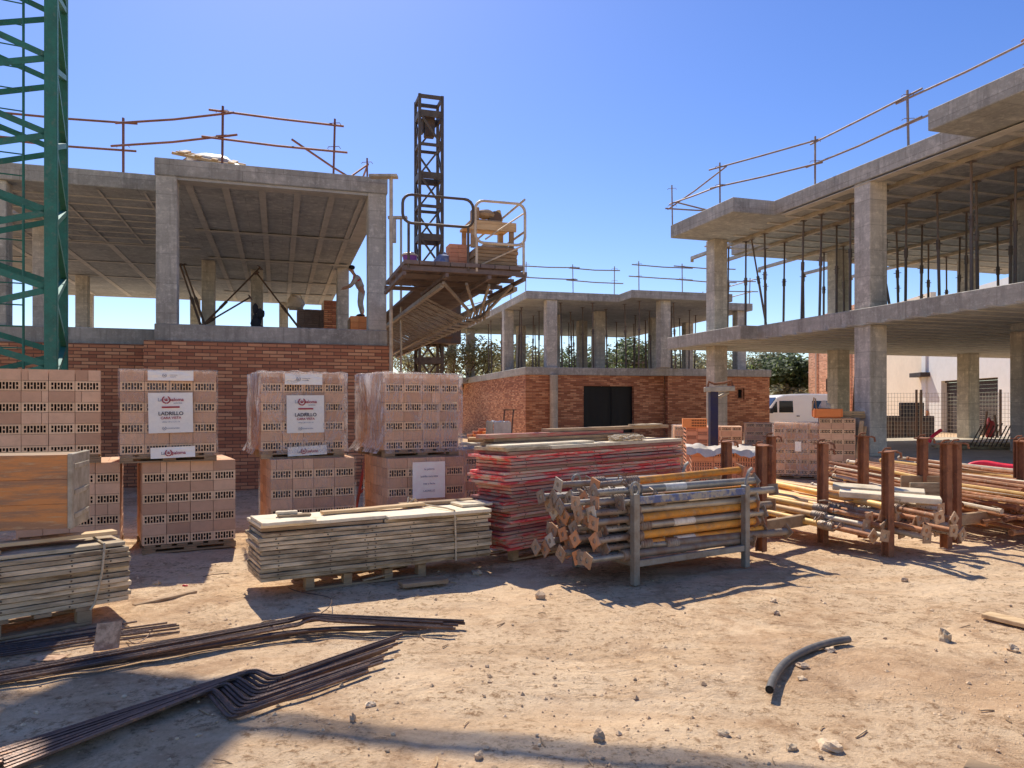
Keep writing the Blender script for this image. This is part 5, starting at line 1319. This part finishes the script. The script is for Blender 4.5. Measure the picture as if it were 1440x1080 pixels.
# rusty racks on the right
def ibeam(mb, p, q, w=.09, up=(0, 0, 1)):
    p = Vector(p); q = Vector(q); d = (q - p).normalized(); a = Vector(up); s = d.cross(a).normalized()
    for k in (-1, 1): mb.bar(p + s * (k * w * .46), q + s * (k * w * .46), .010, w, up=up)
    mb.bar(p, q, w * .9, .010, up=up)
def rusty_rack(label, pts, hs, beams, mat_beam='timber_old'):
    t = thing('post_rack', label, 'rack', (*pts[0], 0), 0); o0 = Vector((*pts[0], 0))
    ang = math.atan2(pts[1][1] - pts[0][1], pts[1][0] - pts[0][0])
    for k, (p, h) in enumerate(zip(pts, hs)):
        p = Vector((*p, 0)) - o0; mb = MB(); up = (math.cos(ang), math.sin(ang), 0); ibeam(mb, p, p + Vector((0, 0, h)), .082, up); q = mb.build('post', M['rust'], t)
        mb = MB(); mb.obox(p + Vector((U(-.01, .01), 0, h + .008)), (.15, .12, .012), (U(-.1, .1), U(-.1, .1), ang)); mb.path([p + Vector((.07, -.03, h + .01)), p + Vector((.10, -.05, h - .0)), p + Vector((.11, -.05, h - .05))], .012, 5)
        mb.path([p + Vector((-.07, -.03, h + .01)), p + Vector((-.05, -.05, h + .045)), p + Vector((.0, -.06, h + .05))], .010, 5); mb.build('cap_plate', M['rust'], q)
    for i, j in beams:
        a = Vector((*pts[i], 0)) - o0; b = Vector((*pts[j], 0)) - o0; d = (b - a).normalized(); mb = MB(); z = .25 if (i + j) % 2 else .22
        mb.bar(a + d * .05 + Vector((0, 0, z)), b - d * .05 + Vector((0, 0, z)), .07, .12); mb.build('bottom_beam', M[mat_beam], t, bevel=.004)
    return t
rusty_rack('rusty steel post rack just right of the grey rack, with bare base beams', [(2.56, 7.6), (3.5, 8.32), (3.1, 8.85), (2.32, 8.0)], [1.08, 1.0, 1.12, 1.1], [(0, 1), (1, 2), (3, 2), (0, 3)])
rusty_rack('rusty steel post rack holding the yellow props, nearest post at the front', [(3.74, 7.36), (4.56, 7.77), (3.97, 8.36), (3.387, 8.06)], [1.03, 1.09, 1.14, 1.08], [(0, 3), (3, 2)])
rusty_rack('rusty steel post rack at the right edge holding rusty pipes', [(4.83, 8.05), (5.98, 8.67), (6.2, 9.05), (4.64, 8.36)], [1.08, 1.07, 1.08, 1.12], [(0, 1), (0, 3), (1, 2)])
def between(proto, a, b, L, label, group, roll):
    d = (b - a).normalized(); put(proto, a, 0, label, group); o = bpy.data.objects[-1] if False else None
rs = random.Random(33)
def lay_pipe(proto, a, b, label, group, roll=0.0):
    o = proto if proto.name not in used else copy_tree(proto); used.add(proto.name); d = Vector(b) - Vector(a)
    q = d.to_track_quat('X', 'Z'); o.location = a; o.rotation_mode = 'QUATERNION'; from mathutils import Quaternion as Q
    o.rotation_quaternion = q @ Q((1, 0, 0), roll); tag(o, label, 'shoring prop', group); return o
for k in range(26):
    lay = k // 8; i = k % 8
    a = PT(1352 - i * 17 - lay * 6 + rs.uniform(-12, 12), 0, 6.98 + rs.uniform(-.1, .55) + i * .03); a.z = .22 + lay * .075 + rs.uniform(-.01, .01)
    b = Vector((2.70 + (7 - i) * .10 + rs.uniform(-.05, .05), 9.1, .30 + lay * .075))
    pr = P_ye if k % 3 else P_pa
    lay_pipe(pr, a, a + (b - a).normalized(), 'long yellow prop with pale square end plate, lying low in the rusty rack' if pr is P_ye else 'long pale yellowish prop with square end plate, lying low in the rusty rack', 'yellow props in the rusty rack' if pr is P_ye else 'pale props in the rusty rack', rs.uniform(0, 1.5))
# loose thin pipes farther right
def pipe(label, group, a, b, r, mat, bend=0.0):
    a = Vector(a); b = Vector(b); mb = MB(); m_ = (a + b) / 2 + Vector((0, 0, bend)); mb.path([a, m_, b], r, 8); mb.tube(a, a + (b - a).normalized() * .03, r * 1.35, 8); mb.tube(b, b - (b - a).normalized() * .05, r * 1.3, 8)
    return tag(mb.build('pipe', M[mat], smooth=True), label, 'pipe', group)
for k in range(62):
    i = k % 13; lay = k // 12
    a = Vector((4.35 + i * .10 + rs.uniform(-.06, .06) + lay * .08, 10.6 + rs.uniform(-.5, .5) + i * .03, .30 + lay * .085 + rs.uniform(0, .04)))
    b = Vector((5.35 + i * .135 + rs.uniform(-.12, .12) + lay * .03, 7.75 + rs.uniform(-.3, .6) + i * .05, .14 + lay * .10 + rs.uniform(0, .06)))
    m_ = ['rust_pipe', 'galv_pale', 'rust', 'yellow', 'rust_pipe'][k % 5]
    nm = {'rust_pipe': 'thin rust stained pipe in the long heap at the right', 'galv_pale': 'thin pale pipe in the long heap at the right', 'rust': 'thin dark rusty pipe in the long heap at the right', 'yellow': 'thin yellowish pipe in the long heap at the right'}[m_]
    pipe(nm, nm.split(' in the')[0] + 's in the right heap', a, b, rs.uniform(.018, .028), m_, rs.uniform(-.05, .0))
for k in range(26):
    a = Vector((5.2 + rs.uniform(-.1, .5), 7.8 + k * .04, .10 + rs.uniform(0, .3))); b = a + Vector((1.3 + rs.uniform(-.3, .3), .5 + rs.uniform(-.3, .3), rs.uniform(-.04, .08)))
    pipe('short rusty offcut sticking out of the heap at the right edge', 'rusty offcuts at the right edge', a, b, rs.uniform(.016, .026), 'rust' if k % 3 else 'rust_pipe')
for k in range(9):
    a = Vector((4.0 + rs.uniform(-.15, .25), 9.9 + k * .07, .10 + k % 4 * .06)); b = a + Vector((.55 + rs.uniform(-.1, .2), -.1 + rs.uniform(-.1, .1), rs.uniform(-.02, .03)))
    pipe('short orange rusty offcut in front of the tall brick pallets', 'rusty offcuts by the tall brick pallets', a, b, .024, 'rust_pipe')
def beam_block(name, lab, c, size, rot, mat='timber', tilt=(0, 0)):
    mb = MB(); mb.obox((0, 0, 0), size, jit=.004); o = tag(mb.build(name, M[mat], bevel=.006), lab, 'board'); o.location = c; o.rotation_euler = (tilt[0], tilt[1], rot); return o
beam_block('timber_block', 'thick pale timber beam lying across the yellow props', (3.95, 7.75, .545), (.95, .15, .06), R(-24), 'wood_top', (R(8), R(2)))
beam_block('timber_block', 'second pale timber beam lying behind the first on the yellow props', (3.98, 8.05, .585), (.9, .18, .05), R(-26), 'wood_top', (R(10), R(2)))
beam_block('timber_block', 'short grey board standing on edge at the right of the pale timber beams', (4.62, 8.12, .565), (.48, .05, .17), R(-6), 'wood_pale')
beam_block('timber_block', 'brown board on edge behind the short grey board', (4.66, 8.35, .63), (.52, .04, .15), R(-4), 'timber_old')
# pink-red tubes and debris on the ground slab of building C
def tube_thing(lab, pts, r, mat, cat='tube'):
    mb = MB(); mb.path(pts, r, 10); return tag(mb.build('plastic_tube', M[mat], smooth=True), lab, cat)
def bez(pts, n=10):
    out = []; P_ = [Vector(p) for p in pts]
    for i in range(len(P_) - 1):
        p0 = P_[max(i - 1, 0)]; p1 = P_[i]; p2 = P_[i + 1]; p3 = P_[min(i + 2, len(P_) - 1)]
        for k in range(n):
            t_ = k / n; out.append(.5 * ((2 * p1) + (p2 - p0) * t_ + (2 * p0 - 5 * p1 + 4 * p2 - p3) * t_ ** 2 + (3 * p1 - p0 - 3 * p2 + p3) * t_ ** 3))
    out.append(P_[-1]); return out
tube_thing('thick bright red tube arching over the concrete edge at the right', bez([PT(1361, 659, 12.0), PT(1368, 654, 12.0), PT(1385, 652, 11.9), PT(1410, 656, 11.7), PT(1450, 660, 11.4)]), .055, 'red_tube')
tube_thing('short red tube standing up in an arc behind the rusty posts', bez([PT(1306, 622, 14.5), PT(1311, 614, 14.5), PT(1323, 605, 14.6)]), .035, 'red_tube')
t = thing('red_barrow', 'small red machine standing in the sun before the white garage', 'machine', (*XY(1392, 24), 0), 0)
mb = MB(); mb.blob((0, 0, .7), .14, .14, .42, 4, .5, 12, 8); mb.build('red_body', M['machine_red'], t, smooth=True)
mb = MB(); mb.bar((-.25, 0, .2), (-.1, 0, 1.3), .05, .05); mb.bar((.3, 0, .1), (.15, 0, 1.2), .05, .05); mb.build('frame', M['dark_steel'], t)
for k in range(6):
    mb = MB(); mb.obox((0, 0, 0), (2.2 + .1 * (k % 3), .3, .045), (0, 0, 0), jit=.006); o = tag(mb.build('board', M['timber_old' if k % 2 else 'wood_pale']), 'old board in the low stack on the floor slab beneath the right hand building', 'board', 'boards stacked on the right hand floor slab')
    o.location = (*XY(1392 + rs.uniform(-6, 6), 17.5 + (k % 2) * .25), .485 + (k // 2) * .05); o.rotation_euler = (0, rs.uniform(-.02, .02), rs.uniform(-.25, .1))
for k in range(9):
    a = PT(1368 + k * 6, 614, 17.2); a.z = .66; b = a + Vector((.26, .1, .36 + .03 * (k % 3)))
    mb = MB(); mb.tube(a - Vector((.1, .05, .12)), b, .014, 5); tag(mb.build('reinforcing_pin', M['dark_steel']), 'dark steel pin sticking up from the board stack on the right hand floor slab', 'steel pin', 'steel pins on the right hand floor slab')

# ============================================================ REBAR
def rebar(label, group, pts, r=.0102):
    mb = MB(); mb.path(bez(pts, 6) if len(pts) > 2 else pts, r, 6); return tag(mb.build('rebar', M['rebar'], smooth=True), label, 'rebar', group)
rs = random.Random(4)
for k in range(11):
    s = k / 10.0; hz = .016 + .018 * (k % 2)
    kink = k % 3 != 2
    a = GP(-30, 950 + s * 16, hz)
    if kink:
        p1 = GP(418 + rs.uniform(-12, 8), 876 + s * 10 - 6, hz + .03); p2 = GP(436 + rs.uniform(-6, 10), 868 + s * 8 - 4, hz + .06); p3 = GP(462 + rs.uniform(-6, 12), 865 + s * 9, hz + .05); e = GP(rs.uniform(615, 662), 872 + s * 12, hz + .01)
        pts = [a, a.lerp(p1, .5), a.lerp(p1, .94), p1, p2, p3, p3.lerp(e, .08), p3.lerp(e, .5), e]
        rebar('long dark rebar with a small kink, in the upper bundle on the sand', 'kinked rebars of the upper bundle', pts)
    else:
        e = GP(rs.uniform(560, 610), 880 + s * 6, hz); rebar('long straight dark rebar in the upper bundle on the sand', 'straight rebars of the upper bundle', [a, a.lerp(GP(435, 884 + s * 6, hz), .5), GP(435, 884 + s * 6, hz), e])
for k in range(13):
    s = k / 12.0; hz = .015 + .02 * ((k * 5) % 3) / 2
    p1 = GP(357 - 66 * s + rs.uniform(-3, 3), 941 + 33 * s, hz + .012); p2 = GP(388 - 62 * s + rs.uniform(-3, 3), 952 + 58 * s, hz); e = GP(566 - 46 * s + rs.uniform(-12, 8), 892 + 52 * s, hz + .01)
    a0 = GP(-40 + 45 * (k % 3 == 1), 1092 - 24 * (1 - s) - 4 * s, hz)
    d0 = (p1 - a0).normalized(); d2 = (e - p2).normalized(); dm = (p2 - p1).normalized(); q = .045
    pts = [a0, a0.lerp(p1, .5), p1 - d0 * q * 2, p1 - d0 * q, p1 + dm * q * .6, p1.lerp(p2, .5), p2 - dm * q * .6, p2 + d2 * q, p2 + d2 * q * 2, p2.lerp(e, .5), e]
    rebar('long dark rebar bent in a Z, in the lower left bundle on the sand', 'Z bent rebars of the lower bundle', pts, .0105)
for k in range(9):
    rebar('thin dark rebar beside the left panel pile, partly in its shadow', 'rebars beside the left panel pile', [GP(-20, 908 + k * 2.2, .02), GP(rs.uniform(190, 255), 874 + k * 1.8, .014)], .007)
def wire(lab, pts): mb = MB(); mb.path(bez(pts, 6), .0035, 5); tag(mb.build('tie_wire', M['rebar'], smooth=True), lab, 'wire')
wire('dark curled wire end beside the dirty cardboard tag', [GP(178, 898, .01), GP(190, 905, .02), GP(205, 897, .03), GP(214, 886, .06), GP(217, 882, .09)])
wire('loose curl of tie wire above the kink of the upper rebar bundle', [GP(362, 880, .01), GP(372, 874, .03), GP(392, 873, .02), GP(398, 880, .01), GP(376, 881, .01)])
wire('loose curl of wire at the left corner of the middle pile shadow', [GP(440, 868, .03), GP(452, 862, .05), GP(464, 852, .07), GP(466, 843, .03), GP(455, 838, .01), GP(420, 832, .01), GP(405, 826, .01)])
wire('thin dry twig on the sand left of the middle panel pile', [GP(285, 811, .01), GP(300, 808, .02), GP(322, 806, .01)])

# ============================================================ SMALL THINGS ON THE SAND
pp = bez([GP(1082, 970, .026), GP(1090, 950, .026), GP(1108, 929, .026), GP(1140, 912, .026), GP(1170, 903, .026), GP(1194, 899, .026)], 8)
mb = MB(); mb.path(pp, .0215, 14, caps=False); mb.path([p for p in pp], .017, 14, mi=1, caps=True)
mb.v = mb.v; o = tag(mb.build('pipe_offcut', [M['black_pipe'], M['black']], smooth=True), 'curved black plastic pipe offcut on the bare sand at the right', 'pipe')
mb = MB(); mb.grid(lambda u, v: (u * .15, .012 * math.sin(u * 4) + .01 * v, v * .17), 8, 8); o = tag(mb.build('paper_tag', M['cardboard']), 'dirty brown printed cardboard tag standing on the sand by the rebars', 'tag'); o.location = GP(131, 916, .004); o.rotation_euler = (R(-28), R(-5), R(8)); sd = o.modifiers.new('thickness', 'SOLIDIFY'); sd.thickness = .003
mb = MB(); mb.grid(lambda u, v: (u * .16 + .01 * v, v * .1, .006 + .008 * noise.noise(Vector((u * 4, v * 4, 0)))), 6, 5); o = tag(mb.build('paper_tag', M['cardboard']), 'flat scrap of cardboard lying on the sand left of the standing tag', 'tag'); o.location = GP(42, 930, .004); o.modifiers.new('thickness', 'SOLIDIFY').thickness = .003
def plank(lab, a, b, w, h, mat):
    mb = MB(); a = Vector(a); b = Vector(b); mb.bar(a, b, w, h); return tag(mb.build('plank', M[mat], bevel=.004), lab, 'plank')
plank('narrow brown batten on the sand right of the left panel pile', GP(188, 852, .012), GP(275, 832, .012), .05, .022, 'timber_old')
plank('short brown plank on the sand in the shadow of the middle pile', GP(563, 822, .02), GP(627, 815, .02), .14, .035, 'timber_old')
plank('broken slat beside the pallet of the middle pile', GP(510, 816, .03), GP(552, 806, .06), .04, .015, 'timber_old')
plank('pale plank lying on the sand at the right edge', GP(1386, 864, .02), GP(1470, 884, .02), .12, .03, 'timber')
plank('dark board end at the bottom right edge', GP(1358, 1075, .012), GP(1420, 1092, .012), .10, .02, 'timber_old')
mb = MB(); mb.blob((0, 0, .012), .028, .014, .012, 3, .3); o = tag(mb.build('red_scrap', M['red_plastic'], smooth=True), 'small bright red plastic piece on the sand', 'plastic scrap'); o.location = GP(260, 826, .0)
def stone(lab, px, py, w, h, mat='stone', seed=0, group=None, d=None):
    p = GP(px, py + h * .4, 0); s = w / F * p.y / 2; mb = MB(); mb.blob((0, 0, h / F * p.y * .22), s, (d or s * .85), h / F * p.y * .46, seed, .8, 9, 6)
    o = tag(mb.build('stone', M[mat], bevel=0), lab, 'stone', group); p.z = gz(p.x, p.y) + .002; o.location = p; o.rotation_euler = (0, 0, seed * 1.7); return o
for i, a in enumerate([('angular pale rock near the right edge, biggest stone on the sand', 1329, 890, 19, 22, 'stone'), ('small pale rock at the far right edge of the sand', 1424, 911, 18, 12, 'stone'), ('brown clod on the sand in front of the rusty rack', 1272, 811, 10, 9, 'stone_dark'),
    ('dark grey clod near the bottom centre', 842, 1030, 20, 18, 'stone_dark'), ('small grey stone at the bottom left of centre', 674, 1060, 14, 13, 'stone'), ('flat wide pale stone near the bottom right', 1168, 1038, 32, 16, 'stone'), ('small pale stone left of the flat wide stone', 1113, 1042, 18, 9, 'stone'),
    ('pale stone near the bottom, between the dark clod and the flat stone', 1018, 1027, 18, 11, 'stone'), ('dark grey chunk on the sand under the rebar ends', 496, 1006, 9, 16, 'stone_dark'), ('white chip of stone beside the dark grey chunk', 521, 988, 14, 8, 'stone'), ('grey stone on the sand left of the prop rack', 760, 834, 18, 14, 'stone_dark'),
    ('light concrete block bit beside the red plastic piece', 221, 822, 11, 8, 'stone'), ('stone in the shadow of the middle pile at its right', 672, 803, 16, 9, 'stone_dark'), ('pair of pebbles, upper one, in the sunny middle of the sand', 1088, 842, 10, 6, 'stone'), ('brown clod in the sunny middle of the sand', 1092, 857, 9, 7, 'stone_dark'), ('pale stone touching the inside of the black pipe curve', 1168, 913, 14, 7, 'stone'),
    ('clod hidden in the black pipe curve', 1128, 935, 18, 8, 'stone_dark'), ('dark clod left of the dark grey chunk, near the bottom edge', 855, 1078, 12, 10, 'stone_dark'), ('pale stone below the pipe offcut', 1128, 949, 14, 6, 'stone')]):
    stone(*a, seed=i + 2)
rs = random.Random(77)
for k in range(75):
    py = 800 + 285 * rs.random() ** .8; px = rs.uniform(150 if py < 870 else 0, 1440)
    w_ = rs.uniform(2, 5.5) * (.6 + (py - 780) / 300)
    m_ = 'stone' if rs.random() < .6 else 'stone_dark'
    stone('small pale pebble on the open sand' if m_ == 'stone' else 'small brown clod on the open sand', px, py, w_, w_ * .7, m_, k, 'pale pebbles scattered on the sand' if m_ == 'stone' else 'brown clods scattered on the sand')
for k in range(34):
    py = 800 + 280 * rs.random(); px = rs.uniform(60, 1440); p = GP(px, py, 0); L_ = rs.uniform(.03, .11); a_ = rs.uniform(0, 3.1); dv = Vector((math.cos(a_), math.sin(a_), rs.uniform(-.05, .12))) * L_ / 2; p.z = gz(p.x, p.y) + .007
    mb = MB(); mb.path([p - dv, p + Vector((rs.uniform(-.006, .006), rs.uniform(-.006, .006), .002)), p + dv], rs.uniform(.0025, .005), 5); tag(mb.build('wood_splinter', M['timber_old' if k % 3 else 'timber']), 'thin brown splinter of wood on the open sand' if k % 3 else 'thin pale splinter of wood on the open sand', 'splinter', 'brown splinters on the sand' if k % 3 else 'pale splinters on the sand')
gv = MB()
for k in range(7000):
    y = 2.7 + 9 * rs.random() ** 1.5; x = rs.uniform(-.75, .75) * y
    if noise.noise(Vector((x * .9, y * .9, 5))) + rs.uniform(-.2, .2) < .03: continue
    s = rs.uniform(.003, .009) if rs.random() < .93 else rs.uniform(.009, .019); z = gz(x, y) + s * .2; a = rs.uniform(0, 3)
    ca, sa = math.cos(a) * s, math.sin(a) * s
    gv.add([(x + ca, y + sa, z), (x - sa, y + ca, z), (x - ca, y - sa, z), (x + sa, y - ca, z), (x + rs.uniform(-.3, .3) * s, y, z + s * rs.uniform(.4, .9))], [(0, 1, 4), (1, 2, 4), (2, 3, 4), (3, 0, 4)], rs.random())
tag(gv.build('gravel', make_block('sand_gravel', (.34, .235, .15), (.64, .49, .34))), 'fine gravel and crumbs strewn over the sandy ground', 'gravel', kind='stuff')

# ============================================================ WORKER
def skinned(name, chains, mat, parent=None, sub=1):
    vs = []; es = []; rad = []; idx = {}
    for ch in chains:
        prev = None
        for p, r in ch:
            key = tuple(round(c, 4) for c in p)
            if key not in idx: idx[key] = len(vs); vs.append(p); rad.append(r)
            i = idx[key]
            if prev is not None: es.append((prev, i))
            prev = i
    me = bpy.data.meshes.new(name); me.from_pydata(vs, es, []); o = bpy.data.objects.new(name, me); C.objects.link(o)
    sk_ = o.modifiers.new('skin', 'SKIN')
    sk_.use_smooth_shade = True
    if not me.skin_vertices: me.attributes  # layer is made with the modifier
    for i, r in enumerate(rad): me.skin_vertices[0].data[i].radius = (r, r)
    me.skin_vertices[0].data[0].use_root = True
    sb = o.modifiers.new('sub', 'SUBSURF'); sb.levels = sub; sb.render_levels = sub
    me.materials.append(M[mat])
    if parent is not None: o.parent = parent
    return o
wl = PT(509, 446, 18.2)
W_ = thing('person', 'bricklayer in grey clothes and red vest stooping on a crate in the left building', 'person', wl, R(200)); W_.scale = (.80, .80, .80)
hip = (0, 0, .80); ch = (.16, 0, 1.16); nk = (.24, 0, 1.30)
arm = lambda s: [(ch, .10), ((.18, s * .19, 1.20), .055), ((.30, s * .22, .98), .042), ((.48, s * .17, .88), .032), ((.55, s * .16, .86), .030)]
def fingers(s): return [[((.55, s * .16, .86), .030), ((.59, s * (.135 + f * .018), .845 + .004 * f), .010), ((.63 - .006 * abs(f - 1.5), s * (.13 + f * .019), .825), .008)] for f in range(4)] + [[((.55, s * .16, .86), .030), ((.575, s * .12, .875), .009), ((.60, s * .105, .87), .008)]]
leg = lambda s: [(hip, .12), ((.0, s * .10, .78), .085), ((.06, s * .11, .44), .06), ((-.02, s * .11, .09), .042), ((.12, s * .12, .035), .035)]
skinned('body', [[(hip, .12), ((.06, 0, .96), .115), (ch, .10), (nk, .05), ((.29, 0, 1.38), .055), ((.32, 0, 1.44), .085), ((.34, 0, 1.52), .075)], arm(1), arm(-1), *fingers(1), *fingers(-1), leg(1), leg(-1), [((.32, 0, 1.44), .085), ((.415, 0, 1.43), .015)]], 'skin', W_)
skinned('trousers', [[(hip, .14), ((.02, 0, .9), .135)], [(hip, .14), ((.0, .10, .78), .105), ((.06, .11, .44), .08), ((-.02, .11, .10), .06)], [(hip, .14), ((.0, -.10, .78), .105), ((.06, -.11, .44), .08), ((-.02, -.11, .10), .06)]], 'cloth_grey', W_)
skinned('shirt', [[((.02, 0, .86), .145), ((.06, 0, .96), .135), (ch, .12), ((.22, 0, 1.27), .06)], [(ch, .12), ((.18, .19, 1.20), .075), ((.30, .22, .98), .058), ((.44, .18, .9), .045)], [(ch, .12), ((.18, -.19, 1.20), .075), ((.30, -.22, .98), .058), ((.44, -.18, .9), .045)]], 'cloth_grey', W_)
skinned('vest', [[((.10, 0, 1.06), .145), (ch, .135), ((.21, 0, 1.25), .10)], [(ch, .135), ((.18, .15, 1.21), .08)], [(ch, .135), ((.18, -.15, 1.21), .08)]], 'cloth_red', W_)
mb = MB(); mb.blob((.31, 0, 1.51), .098, .092, .075, 2, .1, 12, 8); mb.build('hair', M['hair'], W_, smooth=True)
mb = MB()
for s in (-1, 1): mb.blob((.402, s * .032, 1.465), .010, .012, .010, 1, 0, 8, 5); mb.blob((.335, s * .088, 1.45), .022, .012, .03, 1, .1, 8, 5)
mb.box(.402, .412, -.022, .022, 1.388, 1.396); mb.build('face', M['hair'], W_)
for s in (-1, 1): mb = MB(); mb.blob((.05, s * .115, .04), .13, .05, .05, 3, .1, 10, 6, flat=-.04); mb.build('shoe', M['rubber'], W_, smooth=True)
t = thing('brick_crate', 'orange crate of bricks under the stooping bricklayer', 'crate', (wl.x, wl.y, 2.935), R(17)); hC = wl.z - 2.94
mb = MB()
for r in range(5):
    for c in range(3): mb.box(-.3 + c * .2 + .003, -.1 + c * .2 - .003, -.25, .25, r * hC / 5 + .003, (r + 1) * hC / 5 - .003, U(0, 1))
mb.build('bricks', M['clay_orange'], t)
mb = MB(); mb.box(-.31, .31, -.262, -.252, 0, .03); mb.box(-.31, .31, .252, .262, 0, .03); mb.box(-.33, -.312, -.25, .25, 0, hC * .9); mb.build('crate_side', M['timber_old'], t)
